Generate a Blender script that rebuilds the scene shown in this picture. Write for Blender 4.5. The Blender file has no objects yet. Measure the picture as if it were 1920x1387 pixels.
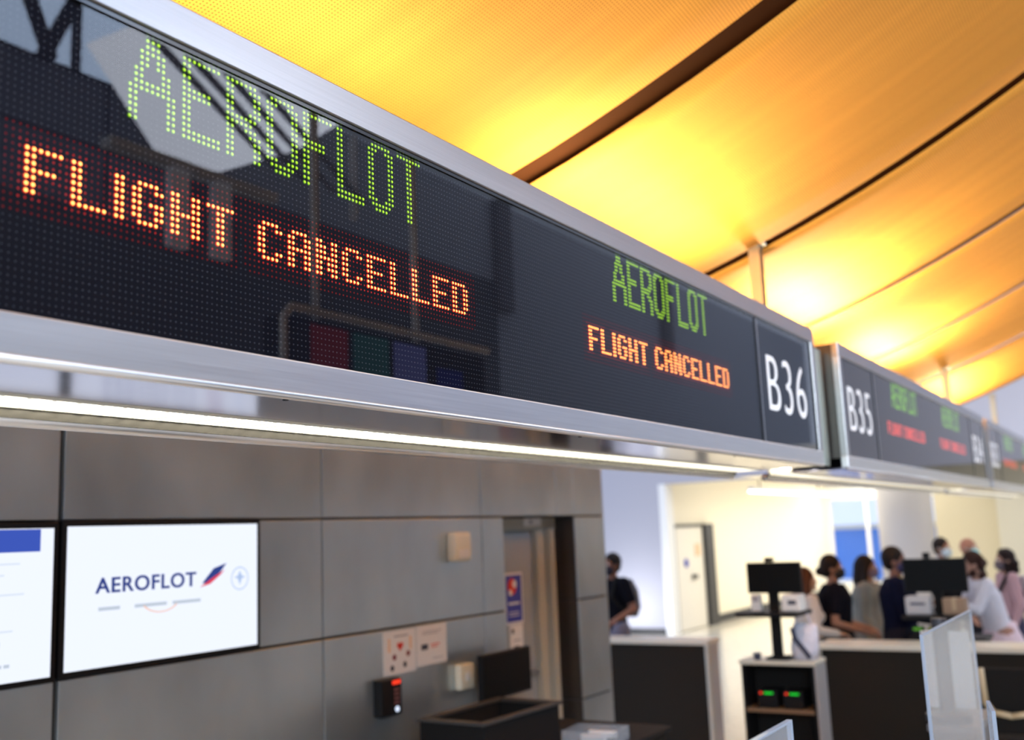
import bpy, bmesh, math, random
from mathutils import Vector, Matrix, Euler
random.seed(7)
C = bpy.context.scene.collection
S = bpy.context.scene
PI = math.pi

# ------------------------------------------------------------------ camera
CAMZ = 1.95
def cam_rot(yaw, pit, rol):
    f = Vector((math.cos(yaw)*math.cos(pit), math.sin(yaw)*math.cos(pit), math.sin(pit)))
    r = f.cross(Vector((0, 0, 1))).normalized(); u = r.cross(f)
    c, s = math.cos(rol), math.sin(rol)
    r2 = r*c+u*s; u2 = u*c-r*s
    return Matrix(((r2.x, u2.x, -f.x), (r2.y, u2.y, -f.y), (r2.z, u2.z, -f.z)))
cd = bpy.data.cameras.new('camera'); cam = bpy.data.objects.new('camera', cd); C.objects.link(cam)
cam.matrix_world = Matrix.Translation((0, 0, CAMZ)) @ cam_rot(math.radians(31.878), math.radians(9.258), math.radians(-2.4)).to_4x4()
cd.sensor_width = 36; cd.lens = 36.0; cd.clip_start = .05; cd.clip_end = 300
cd.dof.use_dof = True; cd.dof.focus_distance = 2.3; cd.dof.aperture_fstop = 2.2
S.camera = cam
# ------------------------------------------------------------------ view / world
S.view_settings.view_transform = 'Standard'; S.view_settings.look = 'None'
S.view_settings.gamma = 1; S.view_settings.exposure = 0.0; S.view_settings.use_curve_mapping = False
w = bpy.data.worlds.new('world'); S.world = w; w.use_nodes = True
bg = w.node_tree.nodes['Background']
bg.inputs['Color'].default_value = (.66, .76, 1.0, 1); bg.inputs['Strength'].default_value = 1.3

def area(name, loc, rot, sx, sy, power, col=(1, 1, 1), spread=None):
    l = bpy.data.lights.new(name, 'AREA'); l.shape = 'RECTANGLE'; l.size = sx; l.size_y = sy; l.energy = power; l.color = col
    if spread: l.spread = spread
    o = bpy.data.objects.new(name, l); C.objects.link(o); o.location = loc; o.rotation_euler = rot
    return o
# high window daylight, then an added unseen fill over the open hall
area('hall_window_daylight', (-1.4, -8.62, 8.95), (PI/2, 0, 0), 21, 1.6, 800, (.55, .72, 1))
area('hall_fill_high', (22, -7.6, 11.0), (math.radians(50), 0, 0), 26, 1.2, 1500, (.86, .93, 1))  # added unseen cool fill, not an opening in the roof
def aim(src, dst):
    return (Vector(dst)-Vector(src)).to_track_quat('-Z', 'Y').to_euler()
area('hall_fill_left', (-5, -4, 4.5), aim((-5, -4, 4.5), (5, 3.6, 1.2)), 4, 2.5, 650, (.84, .93, 1))  # added unseen cool fill against the warm cast on the steel wall
# added area lights over the corridor and hall, fittings unseen
area('corridor_fill', (24, 5.2, 3.2), (0, 0, 0), 9, 3.0, 210, (1, .93, .78))
area('concourse_fill', (13.5, 1.5, 5.5), (0, 0, 0), 5, 5, 260, (1, .95, .86))
area('concourse_fill_south', (20.8, -1, 3.2), (0, 0, 0), 3.5, 8, 120, (1, .95, .86))  # added fill for the right counters and the guard's reflection

area('lilac_wall_fill', (17.3, 8.9, .35), aim((17.3, 8.9, .35), (18.4, 8.5, .9)), .6, .2, 22, (.95, .96, 1))  # added hidden fill whitening the foot of the lilac wall
area('corridor_fill_end', (28.6, 6.4, 3.2), (0, 0, 0), 2, 2, 90, (1, .97, .92))  # added fill brightening the window end of the corridor
# ------------------------------------------------------------------ materials
def mat(name, col, rough=.5, metal=0, spec=.5, emit=None, es=1, noise=None, bump=None, aniso=0, coat=0, alpha=1, trans=0):
    m = bpy.data.materials.new(name); m.use_nodes = True
    nt = m.node_tree; b = nt.nodes['Principled BSDF']; L = nt.links
    b.inputs['Base Color'].default_value = (*col, 1); b.inputs['Roughness'].default_value = rough
    b.inputs['Metallic'].default_value = metal; b.inputs['Specular IOR Level'].default_value = spec
    if aniso: b.inputs['Anisotropic'].default_value = aniso
    if coat: b.inputs['Coat Weight'].default_value = coat
    if trans: b.inputs['Transmission Weight'].default_value = trans
    if alpha < 1: b.inputs['Alpha'].default_value = alpha
    if emit:
        b.inputs['Emission Color'].default_value = (*emit, 1); b.inputs['Emission Strength'].default_value = es
    if noise or bump:
        tc = nt.nodes.new('ShaderNodeTexCoord'); mp = nt.nodes.new('ShaderNodeMapping'); L.new(tc.outputs['Object'], mp.inputs[0])
        tx = nt.nodes.new('ShaderNodeTexNoise'); L.new(mp.outputs[0], tx.inputs['Vector'])
    if noise:   # (scale xyz, amount, detail)
        mp.inputs['Scale'].default_value = noise[0]; tx.inputs['Scale'].default_value = 1; tx.inputs['Detail'].default_value = noise[2]
        r = nt.nodes.new('ShaderNodeMapRange'); L.new(tx.outputs['Fac'], r.inputs[0])
        r.inputs[1].default_value = .3; r.inputs[2].default_value = .7; r.inputs[3].default_value = 1-noise[1]; r.inputs[4].default_value = 1+noise[1]
        mx = nt.nodes.new('ShaderNodeVectorMath'); mx.operation = 'SCALE'; mx.inputs[0].default_value = col; L.new(r.outputs[0], mx.inputs['Scale'])
        L.new(mx.outputs[0], b.inputs['Base Color'])
        r2 = nt.nodes.new('ShaderNodeMapRange'); L.new(tx.outputs['Fac'], r2.inputs[0])
        r2.inputs[1].default_value = .3; r2.inputs[2].default_value = .7; r2.inputs[3].default_value = rough*(1-noise[1]); r2.inputs[4].default_value = min(1, rough*(1+noise[1]))
        L.new(r2.outputs[0], b.inputs['Roughness'])
    if bump:
        if not noise: mp.inputs['Scale'].default_value = bump[0]; tx.inputs['Scale'].default_value = 1; tx.inputs['Detail'].default_value = 3
        bn = nt.nodes.new('ShaderNodeBump'); bn.inputs['Strength'].default_value = bump[1]; bn.inputs['Distance'].default_value = bump[2]
        L.new(tx.outputs['Fac'], bn.inputs['Height']); L.new(bn.outputs[0], b.inputs['Normal'])
    return m

def emis(name, col, s=1):
    m = bpy.data.materials.new(name); m.use_nodes = True; nt = m.node_tree; nt.nodes.clear()
    o = nt.nodes.new('ShaderNodeOutputMaterial'); e = nt.nodes.new('ShaderNodeEmission')
    e.inputs[0].default_value = (*col, 1); e.inputs[1].default_value = s; nt.links.new(e.outputs[0], o.inputs[0])
    return m

def pane_mat(name, ior=1.5, tint=(1, 1, 1), rough=.0, haze=0, hazecol=(.8, .85, .9)):
    m = bpy.data.materials.new(name); m.use_nodes = True; nt = m.node_tree; nt.nodes.clear(); L = nt.links
    o = nt.nodes.new('ShaderNodeOutputMaterial'); fr = nt.nodes.new('ShaderNodeFresnel'); fr.inputs[0].default_value = ior
    t = nt.nodes.new('ShaderNodeBsdfTransparent'); t.inputs[0].default_value = (*tint, 1)
    g = nt.nodes.new('ShaderNodeBsdfGlossy'); g.inputs['Roughness'].default_value = rough
    mx = nt.nodes.new('ShaderNodeMixShader'); ge = nt.nodes.new('ShaderNodeNewGeometry'); mf = nt.nodes.new('ShaderNodeMath'); mf.operation = 'SUBTRACT'; mf.inputs[0].default_value = 1; L.new(ge.outputs['Backfacing'], mf.inputs[1])
    mm = nt.nodes.new('ShaderNodeMath'); mm.operation = 'MULTIPLY'; L.new(fr.outputs[0], mm.inputs[0]); L.new(mf.outputs[0], mm.inputs[1]); L.new(mm.outputs[0], mx.inputs[0]); L.new(t.outputs[0], mx.inputs[1]); L.new(g.outputs[0], mx.inputs[2])
    out = mx
    if haze:
        d = nt.nodes.new('ShaderNodeBsdfDiffuse'); d.inputs[0].default_value = (*hazecol, 1)
        tl = nt.nodes.new('ShaderNodeBsdfTranslucent'); tl.inputs[0].default_value = (*hazecol, 1)
        dm = nt.nodes.new('ShaderNodeMixShader'); dm.inputs[0].default_value = .5; L.new(d.outputs[0], dm.inputs[1]); L.new(tl.outputs[0], dm.inputs[2])
        m2 = nt.nodes.new('ShaderNodeMixShader'); m2.inputs[0].default_value = haze; L.new(mx.outputs[0], m2.inputs[1]); L.new(dm.outputs[0], m2.inputs[2]); out = m2
    L.new(out.outputs[0], o.inputs[0])
    return m

M = {}
M['brushed'] = mat('brushed_aluminium', (.50, .51, .53), .34, 1, noise=((3, 3, 260), .07, 4))
M['brushed_low'] = mat('brushed_aluminium_lower_lit', (.80, .81, .84), .36, 1, noise=((3, 3, 200), .05, 4))  # same aluminium, lightened for the hall light it mirrors
M['mirror'] = mat('polished_steel', (.33, .33, .45), .15, 1, noise=((30, 30, 30), .04, 4))
M['darkmetal'] = mat('dark_metal', (.09, .085, .08), .35, .8)
M['black'] = mat('black_plastic', (.008, .008, .009), .45, spec=.2)
M['matblack'] = mat('matt_black', (.010, .0095, .0095), .75, spec=.15)
M['gasket'] = mat('black_rubber_gasket', (.006, .006, .006), .12, 0, .6)
M['board'] = mat('led_board', (.005, .005, .009), .7, spec=.03)
M['unlit'] = mat('unlit_led', (.045, .048, .065), .5, spec=.15)
M['red_hot'] = emis('red_led_core', (1.0, .42, .10), 4.4)
M['red_ring'] = emis('red_led_rim', (1.0, .035, .012), 1.1)
M['red_soft'] = emis('red_led_halo', (1.0, .02, .02), .45)  # painted glow ring around each lit red dot
M['red_spill1'] = emis('red_led_spill', (1.0, .045, .04), .50)  # light spill painted as emission on unlit dots beside the red letters
M['red_spill2'] = emis('red_led_faint_spill', (1.0, .06, .06), .17)
M['green_hot'] = emis('green_led_core', (.58, 1.0, .035), 1.25)
M['green_ring'] = emis('green_led_rim', (.16, .42, .01), .9)
M['green_soft'] = emis('green_led_halo', (.12, .35, .02), .12)  # painted glow ring around each lit green dot
M['red_far'] = emis('red_led_bright', (1.0, .07, .035), 1.7)
M['green_far'] = emis('green_led_bright', (.26, .70, .02), 1.4)
M['sign_glass'] = pane_mat('sign_glass', 1.5, rough=.012)
M['numplate'] = mat('number_plate_film', (.010, .011, .016), .6, spec=.05)
M['numwhite'] = mat('white_backlit_lettering', (.85, .86, .88), .5, emit=(.85, .88, .95), es=.45)
M['panel'] = mat('satin_steel_panel', (.55, .61, .645), .33, .82, noise=((2.2, 2.2, 1.2), .12, 3), aniso=.3)
M['joint'] = mat('dark_joint', (.035, .035, .037), .6)
M['door_metal'] = mat('painted_grey_door', (.29, .33, .38), .45)
M['beige_frame'] = mat('beige_door_frame', (.42, .41, .36), .45)
M['lilac'] = mat('lilac_grey_paint', (.43, .43, .49), .8)
M['cream'] = mat('cream_paint', (.86, .80, .66), .7)
M['white'] = mat('white_paint', (.82, .82, .80), .6)
M['offwhite'] = mat('off_white_plastic', (.80, .76, .62), .4)
M['skirting'] = mat('dark_skirting', (.02, .02, .022), .5)
M['floor'] = mat('polished_terrazzo', (.66, .61, .52), .16, noise=((9, 9, 9), .05, 6))
M['hallgrey'] = mat('grey_hall_panel', (.20, .215, .27), .55)
M['halldark'] = mat('dark_hall_panel', (.075, .078, .09), .6)
M['hallmid'] = mat('mid_grey_hall_panel', (.34, .36, .42), .6)
M['halljoint'] = mat('hall_joint', (.02, .02, .025), .7)
M['tube'] = emis('fluorescent_tube', (1.0, .96, .82), 24)
M['louver'] = mat('white_louver', (.85, .83, .74), .3, .1)
M['self_glow_louver'] = mat('self_glowing_louver', (.85, .83, .76), .3, emit=(1, .95, .80), es=.6)  # glow put into the blades in place of the tube's light
M['tube_cool'] = emis('warm_white_line_light', (1.0, .96, .86), 7)
M['uplight'] = emis('warm_fluorescent_tube', (1.0, .72, .38), 8)
M['gapmat'] = mat('dark_brown_gap_fabric', (.055, .018, .005), .95, spec=.1)
M['postm'] = mat('satin_steel_post', (.42, .38, .30), .35, .8)
M['counter_dark'] = mat('dark_bronze_laminate', (.016, .013, .010), .6, spec=.12)
M['counter_top'] = mat('pale_stone_top', (.62, .59, .50), .3)
M['counter_edge'] = mat('pale_metal_edge', (.50, .48, .42), .35, .4)
M['counter_side'] = mat('grey_side_panel', (.42, .41, .42), .35, .3)
M['wood'] = mat('walnut_shelf', (.19, .115, .065), .5)
M['acrylic'] = pane_mat('hazed_clear_acrylic', 1.5, (.93, .96, .97), 0.02, .26, (.72, .77, .86))  # diffuse haze painted in for the milky hall reflection
M['acrylic_edge'] = pane_mat('polished_acrylic_edge', 1.5, (.85, .92, .98), .02, .7, (.62, .72, .86))
M['paper'] = mat('white_paper', (.82, .82, .84), .7)
M['inkgrey'] = mat('grey_ink', (.35, .36, .42), .8)
M['inkred'] = mat('red_ink', (.70, .05, .03), .8)
M['inkdark'] = mat('dark_ink', (.05, .06, .10), .8)
M['inkmaroon'] = mat('maroon_ink', (.22, .03, .05), .8)
M['inkpeach'] = mat('peach_ink', (.85, .55, .35), .8)
M['bluesign'] = mat('blue_sign_print', (.03, .05, .42), .5)
M['screen_on'] = emis('white_screen', (.84, .89, 1.0), 1.08)
M['scr_navy'] = emis('navy_screen_text', (.035, .06, .26), 1)
M['scr_blue'] = emis('blue_screen_header', (.05, .10, .50), 1)
M['scr_red'] = emis('red_screen_mark', (.75, .07, .12), 1)
M['scr_orange'] = emis('orange_screen_mark', (.95, .55, .40), 1)
M['scr_pale'] = emis('pale_blue_screen_mark', (.45, .58, .85), 1)
M['scr_grey'] = emis('pale_grey_screen_text', (.55, .62, .72), 1)
M['monscreen'] = mat('switched_off_screen', (.004, .005, .006), .5, spec=.12)
M['led_g'] = emis('green_indicator', (.02, .9, .05), .8)
M['led_r'] = emis('red_indicator', (1, .05, .02), 1.2)
M['led_w'] = emis('white_indicator', (.7, .8, 1), 1.3)

def fabric_mat():
    m = bpy.data.materials.new('perforated_orange_fabric'); m.use_nodes = True; nt = m.node_tree; L = nt.links
    b = nt.nodes['Principled BSDF']; b.inputs['Roughness'].default_value = .75; b.inputs['Specular IOR Level'].default_value = .25
    uv = nt.nodes.new('ShaderNodeUVMap')
    sep = nt.nodes.new('ShaderNodeSeparateXYZ'); L.new(uv.outputs[0], sep.inputs[0])
    def mth(op, a, bb=None):
        n = nt.nodes.new('ShaderNodeMath'); n.operation = op
        for i, v in enumerate((a, bb)):
            if v is None: continue
            if isinstance(v, (int, float)): n.inputs[i].default_value = v
            else: L.new(v, n.inputs[i])
        return n.outputs[0]
    p = .0125
    x = mth('DIVIDE', sep.outputs[0], p); y = mth('DIVIDE', sep.outputs[1], p)
    fx = mth('SUBTRACT', mth('FRACT', x), .5); fy = mth('SUBTRACT', mth('FRACT', y), .5)
    d = mth('SQRT', mth('ADD', mth('MULTIPLY', fx, fx), mth('MULTIPLY', fy, fy)))
    hole = mth('LESS_THAN', d, .21)
    tx = nt.nodes.new('ShaderNodeTexNoise'); tx.inputs['Scale'].default_value = 1; tx.inputs['Detail'].default_value = 3
    mp = nt.nodes.new('ShaderNodeMapping'); L.new(uv.outputs[0], mp.inputs[0]); mp.inputs['Scale'].default_value = (9, .35, 1); L.new(mp.outputs[0], tx.inputs['Vector'])
    r = nt.nodes.new('ShaderNodeMapRange'); L.new(tx.outputs['Fac'], r.inputs[0]); r.inputs[3].default_value = .82; r.inputs[4].default_value = 1.12
    c1 = nt.nodes.new('ShaderNodeVectorMath'); c1.operation = 'SCALE'; c1.inputs[0].default_value = (.86, .40, .065); L.new(r.outputs[0], c1.inputs['Scale'])
    mx = nt.nodes.new('ShaderNodeMix'); mx.data_type = 'RGBA'; L.new(hole, mx.inputs['Factor']); L.new(c1.outputs[0], mx.inputs['A']); mx.inputs['B'].default_value = (.42, .14, .02, 1)
    L.new(mx.outputs['Result'], b.inputs['Base Color'])
    return m
M['fabric'] = fabric_mat()

# ------------------------------------------------------------------ helpers
class MB:
    def __init__(self): self.v = []; self.f = []; self.mi = []
    def add(self, vs, fs, mi=0):
        o = len(self.v); self.v += [tuple(v) for v in vs]; self.f += [[i+o for i in f] for f in fs]; self.mi += [mi]*len(fs); return self
    def box(self, x0, y0, z0, x1, y1, z1, mi=0):
        vs = [(x0, y0, z0), (x1, y0, z0), (x1, y1, z0), (x0, y1, z0), (x0, y0, z1), (x1, y0, z1), (x1, y1, z1), (x0, y1, z1)]
        return self.add(vs, [[0, 3, 2, 1], [4, 5, 6, 7], [0, 1, 5, 4], [1, 2, 6, 5], [2, 3, 7, 6], [3, 0, 4, 7]], mi)
    def tube(self, p0, p1, r0, r1=None, n=12, mi=0, cap=True):
        p0 = Vector(p0); p1 = Vector(p1); r1 = r0 if r1 is None else r1
        d = (p1-p0).normalized(); a = d.orthogonal().normalized(); b = d.cross(a)
        vs = [];
        for p, r in ((p0, r0), (p1, r1)):
            for i in range(n): t = 2*PI*i/n; vs.append(p+(a*math.cos(t)+b*math.sin(t))*r)
        fs = [[i, (i+1) % n, n+(i+1) % n, n+i] for i in range(n)]
        if cap: fs += [list(range(n))[::-1], list(range(n, 2*n))]
        return self.add(vs, fs, mi)
    def path(self, pts, r, n=10, mi=0):
        for a, b in zip(pts[:-1], pts[1:]): self.tube(a, b, r, n=n, mi=mi)
        for p in pts[1:-1]: self.ball(p, r, mi=mi)
        return self
    def ball(self, c, r, sx=1, sy=1, sz=1, mi=0, u=12, w=8):
        c = Vector(c); vs = [c+Vector((0, 0, -r*sz))]
        for j in range(1, w):
            ph = -PI/2+PI*j/w
            for i in range(u):
                t = 2*PI*i/u; vs.append(c+Vector((math.cos(t)*math.cos(ph)*r*sx, math.sin(t)*math.cos(ph)*r*sy, math.sin(ph)*r*sz)))
        vs.append(c+Vector((0, 0, r*sz)))
        fs = [[0, 1+(i+1) % u, 1+i] for i in range(u)]
        for j in range(w-2):
            for i in range(u): a = 1+j*u; fs.append([a+i, a+(i+1) % u, a+u+(i+1) % u, a+u+i])
        a = 1+(w-2)*u; fs += [[a+i, a+(i+1) % u, len(vs)-1] for i in range(u)]
        return self.add(vs, fs, mi)
    def loft(self, rings, mi=0, cap=True):   # rings: (cx,cy,cz,rx,ry)
        n = 20; vs = []
        for cx, cy, cz, rx, ry in rings:
            for i in range(n): t = 2*PI*i/n; vs.append((cx+rx*math.cos(t), cy+ry*math.sin(t), cz))
        fs = []
        for j in range(len(rings)-1):
            for i in range(n): fs.append([j*n+i, j*n+(i+1) % n, (j+1)*n+(i+1) % n, (j+1)*n+i])
        if cap: fs += [list(range(n))[::-1], [(len(rings)-1)*n+i for i in range(n)]]
        return self.add(vs, fs, mi)
    def prism(self, pts, axis, a0, a1, mi=0):  # polygon in plane, extruded along axis
        def P(u, v, a): return {'x': (a, u, v), 'y': (u, a, v), 'z': (u, v, a)}[axis]
        n = len(pts); vs = [P(u, v, a0) for u, v in pts]+[P(u, v, a1) for u, v in pts]
        fs = [[i, (i+1) % n, n+(i+1) % n, n+i] for i in range(n)]+[list(range(n))[::-1], list(range(n, 2*n))]
        return self.add(vs, fs, mi)
    def build(self, name, mats, parent=None, bevel=0, smooth=False, loc=None, fix=True):
        me = bpy.data.meshes.new(name); me.from_pydata(self.v, [], self.f)
        for m in (mats if isinstance(mats, (list, tuple)) else [mats]): me.materials.append(M[m] if isinstance(m, str) else m)
        for p, i in zip(me.polygons, self.mi): p.material_index = i
        if fix:
            bm = bmesh.new(); bm.from_mesh(me); bmesh.ops.recalc_face_normals(bm, faces=bm.faces)
            if bevel: bmesh.ops.bevel(bm, geom=[e for e in bm.edges if len(e.link_faces) == 2 and e.calc_face_angle() > .5], offset=bevel, segments=2, affect='EDGES', profile=.5)
            bm.to_mesh(me); bm.free()
        if smooth:
            for p in me.polygons: p.use_smooth = True
        o = bpy.data.objects.new(name, me); C.objects.link(o)
        if parent: o.parent = parent
        if loc: o.location = loc
        return o
def part(name, parent, m, *boxes, bevel=0):
    mb = MB()
    for b in boxes: mb.box(*b)
    return mb.build(name, m, parent, bevel)
def tag(o, label=None, cat=None, group=None, kind=None):
    if label: o['label'] = label
    if cat: o['category'] = cat
    if group: o['group'] = group
    if kind: o['kind'] = kind
    return o
def thing(name, label, cat, loc=(0, 0, 0), rz=0, group=None):
    o = bpy.data.objects.new(name, None); o.empty_display_size = .1; C.objects.link(o); o.location = loc; o.rotation_euler = (0, 0, rz)
    return tag(o, label, cat, group)
def text(name, s, size, m, parent, loc, rot=(PI/2, 0, 0), sx=1, bold=0, depth=.0015, align='LEFT', space=1, shear=0, fit=None):
    cu = bpy.data.curves.new(name, 'FONT'); cu.body = s; cu.size = size; cu.extrude = depth; cu.offset = bold; cu.align_x = align; cu.space_character = space; cu.shear = shear
    to = bpy.data.objects.new('tmp', cu); C.objects.link(to)
    dg = bpy.context.evaluated_depsgraph_get(); me = bpy.data.meshes.new_from_object(to.evaluated_get(dg))
    bpy.data.objects.remove(to); me.name = name
    if fit:   # (width, height): scale and centre to exactly this size
        xs_ = [v.co.x for v in me.vertices]; ys_ = [v.co.y for v in me.vertices]
        me.transform(Matrix.Translation((-(min(xs_)+max(xs_))/2, -min(ys_), 0))); me.transform(Matrix.Diagonal((fit[0]/(max(xs_)-min(xs_)), fit[1]/(max(ys_)-min(ys_)), 1, 1)))
    else: me.transform(Matrix.Diagonal((sx, 1, 1, 1)))
    me.materials.clear(); me.materials.append(M[m])
    o = bpy.data.objects.new(name, me); C.objects.link(o); o.parent = parent; o.location = loc; o.rotation_euler = rot
    return o

# ================================================================== SETTING
SY = 1.376      # sign face plane
WY = 3.60       # steel wall plane
tag(part('floor', None, 'floor', (-12, -12, -.1, 40, 12, 0)), kind='structure')

# steel clad back wall behind the desks, with individual panels
wall = tag(part('wall_back', None, 'joint', (-3.2, WY+.02, 0, 5.60, WY+.35, 3.1), (6.56, WY+.02, 0, 7.0, WY+.35, 3.1), (5.60, WY+.02, 2.08, 6.56, WY+.35, 3.1), (5.60, WY+.30, 0, 6.56, WY+.35, 2.08)), kind='structure')
zs = [(.01, .80), (.815, 1.485), (1.497, 2.075), (2.088, 3.08)]
xs = [-3.2, -2.3, -.6, .8, 2.449, 3.911, 5.352, 5.60]
def wpanel(x0, z0, x1, z1): return part('wall_panel', wall, 'panel', (x0, WY, z0, x1, WY+.02, z1), bevel=.003)
for i in range(len(xs)-1):
    for j, (z0, z1) in enumerate(zs):
        g = .012 if abs(xs[i+1]-2.449) < .01 else .005; g0 = .012 if abs(xs[i]-2.449) < .01 else .005
        if xs[i+1] == 5.60 and j < 3: x1 = 5.60
        else: x1 = xs[i+1]-g
        if j == 2 and i in (2, 3): continue
        if j == 2 and i == 4: wpanel(3.485, z0, x1, z1); continue
        if xs[i+1] == 5.60 and j == 3: continue
        wpanel(xs[i]+g0, z0, x1, z1)
wpanel(5.357, 2.088, 6.30, 3.08); wpanel(6.31, 2.088, 6.555, 3.08)
for j, (z0, z1) in enumerate(zs): wpanel(6.56, z0, 7.0, z1)
# reveals of the door recess
for z0, z1 in zs[:3]: part('wall_panel', wall, 'darkmetal', (6.545, WY+.01, z0, 6.56, WY+.30, z1))
# the far end of the wall, behind the end panel
part('end_cap', wall, 'panel', (7.0, WY, 0, 7.012, WY+.35, 3.08))

door = tag(part('door_1', None, 'door_metal', (5.62, 3.80, 0.005, 6.27, 3.84, 1.99), bevel=.004), kind='structure')
part('door_frame', door, 'beige_frame', (6.28, 3.76, 0, 6.38, 3.86, 2.0), (5.60, 3.76, 1.995, 6.545, 3.86, 2.075))
part('door_jamb', door, 'beige_frame', (6.40, 3.72, 0, 6.46, 3.88, 2.0))
part('side_panel', door, 'door_metal', (6.46, 3.78, 0, 6.545, 3.88, 2.0))
part('handle', door, 'brushed', (6.18, 3.74, 1.02, 6.20, 3.80, 1.05), (6.09, 3.735, 1.02, 6.20, 3.75, 1.05))

# far walls ----------------------------------------------------------
LX = 18.4
tag(part('wall_lilac', None, 'lilac', (LX, 8.2, 0, LX+.3, 12, 7.5), (LX, -2, 2.84, LX+.3, 8.2, 7.5)), kind='structure')
tag(part('baseboard_lilac', None, 'skirting', (LX-.03, 8.25, 0, LX, 12, .12)), kind='structure')
tag(part('wall_corridor', None, 'cream', (LX+.3, 8.2, 0, 30.12, 8.5, 3.3)), kind='structure')
tag(part('trim_1', None, 'white', (LX-.02, 8.08, 0, LX+.32, 8.22, 2.84)), kind='structure')
tag(part('baseboard_corridor', None, 'skirting', (20.75, 8.17, 0, 29, 8.2, .16)), kind='structure')
tag(part('wall_end', None, mat('dull_cream_paint', (.60, .55, .42), .7), (23.8, -6, 0, 24.0, 4.2, 3.3)), kind='structure')
tag(part('baseboard_end', None, 'skirting', (23.76, -6, 0, 23.8, 4.2, .2)), kind='structure')
tag(part('trim_2', None, mat('pale_dull_paint', (.62, .60, .52), .7), (23.5, -3.5, .2, 23.79, 2.93, 3.3)), kind='structure')
tag(part('wall_corridor_inner', None, 'white', (24.0, 4.0, 0, 30, 4.2, 3.3)), kind='structure')
tag(part('ceiling_corridor', None, 'white', (LX+.3, -6, 3.3, 33, 8.5, 3.4)), kind='structure')
# glazed end of the corridor
win = tag(part('window_1', None, 'white', (30, 4.2, 0, 30.12, 4.6, 3.3), (30, 8.08, 0, 30.119, 8.199, 3.3), (30, 4.6, 2.6, 30.12, 8.08, 3.3), (30, 4.6, 0, 30.12, 8.08, .3),
               (29.97, 7.05, .3, 30.1, 7.13, 2.6), (29.97, 5.85, .3, 30.1, 5.93, 2.6)), kind='structure')
part('pane', win, pane_mat('window_glass', 1.45, (.95, .97, 1)), (30.04, 4.6, .3, 30.05, 8.08, 2.6))
# outside the window
bl = thing('passenger_bridge', 'blue boarding bridge outside the corridor window', 'boarding bridge', (34, 6, 0))
part('body', bl, mat('blue_cladding', (.10, .33, 1.0), .5), (-.2, -5, .2, 2, 5, 1.75))
part('roof', bl, 'white', (-.3, -5, 1.75, 2.1, 5, 1.9))
part('leg', bl, 'darkmetal', (.5, -3, 0, .9, -2.6, .2)); part('leg', bl, 'darkmetal', (.5, 2, 0, .9, 2.4, .2))
tag(part('ground_apron', None, mat('pale_concrete', (.5, .5, .48), .8), (40, -30, -.12, 90, 50, 0)), 'pale concrete apron outside the window', 'ground', kind='structure')
# cream door in the corridor
d2 = tag(part('door_2', None, mat('cream_door', (.78, .74, .66), .5), (18.85, 8.13, .01, 20.25, 8.19, 2.0), bevel=.01), kind='structure')
part('door_frame', d2, 'skirting', (20.27, 8.06, 0, 20.72, 8.2, 2.06), (18.78, 8.12, 2.0, 20.72, 8.2, 2.06), (18.78, 8.12, 0, 18.84, 8.2, 2.0))
mb = MB(); mb.tube((19.30, 8.13, 1.30), (19.30, 8.11, 1.30), .085, n=20); mb.build('blue_disc', 'bluesign', d2)['label'] = 'round blue door sign'
part('notice', d2, 'inkpeach', (19.80, 8.115, 1.42, 20.05, 8.13, 1.66))['label'] = 'pale notice'
part('handle', d2, 'darkmetal', (19.55, 8.06, .98, 19.75, 8.13, 1.06), bevel=.01)
# round white column
mb = MB(); mb.loft([(20.6, 4.16, 0, .5, .5), (20.6, 4.16, 3.3, .5, .5)]); col = mb.build('column_1', mat('column_paint', (.50, .48, .49), .5), smooth=True); 
for p in col.data.polygons: p.use_smooth = len(p.vertices) == 4
tag(col, kind='structure')
# linear light in the corridor
ll = thing('linear_light', 'long white line light running into the corridor', 'light', (18.9, 6.55, 2.60))
part('diffuser', ll, 'tube_cool', (0, -.045, .0, 9.5, .045, .03))
part('housing', ll, 'white', (-.02, -.055, .03, 9.52, .055, .10))
for x in (.5, 4.5, 9): part('hanger', ll, 'darkmetal', (x, -.01, .10, x+.02, .01, .70))
area('line_light_glow', (23.4, 6.55, 2.58), (0, 0, 0), 8.5, .1, 70, (1, .94, .78))

# hall on the camera's side (seen in the reflections) -------------------------
hw = tag(part('wall_hall', None, 'hallgrey', (-12, -8.6, 6.3, 9.3, -8.3, 8.0), (-12, -8.6, 0, 9.3, -8.32, 6.3)), kind='structure')
mbh = MB()
for x in range(-10, 10, 2): mbh.box(x, -8.31, 6.3, x+.04, -8.29, 8.0)
mbh.box(-12, -8.31, 7.1, 9.3, -8.29, 7.14); mbh.build('panel_joint', 'halljoint', hw)
part('lower_cladding', hw, 'halldark', (-12, -8.31, 0, 9.3, -8.27, 6.25))
wt = tag(part('wall_hall_far', None, 'hallmid', (9.3, -8.9, 0, 40, -8.5, 9)), kind='structure')
part('lower_cladding', wt, 'halldark', (9.3, -8.5, 0, 17.5, -8.42, 7.2))
for x in (17.5, 26): part('pilaster', wt, mat('pilaster_paint', (.13, .13, .15), .7), (x, -8.5, 6.6, x+.5, -8.3, 9))
wn = tag(part('window_2', None, 'halljoint', (-12, -8.5, 8.0, 9.3, -8.4, 8.12), (-12, -8.5, 9.8, 9.3, -8.4, 9.95)), kind='structure')
for i, x in enumerate([-10, -7, -4, -1, 2, 5, 7.6, 9.25]): part('mullion', wn, 'halljoint', (x, -8.5, 8.1, x+.09, -8.4, 9.8))
mb = MB()
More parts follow.
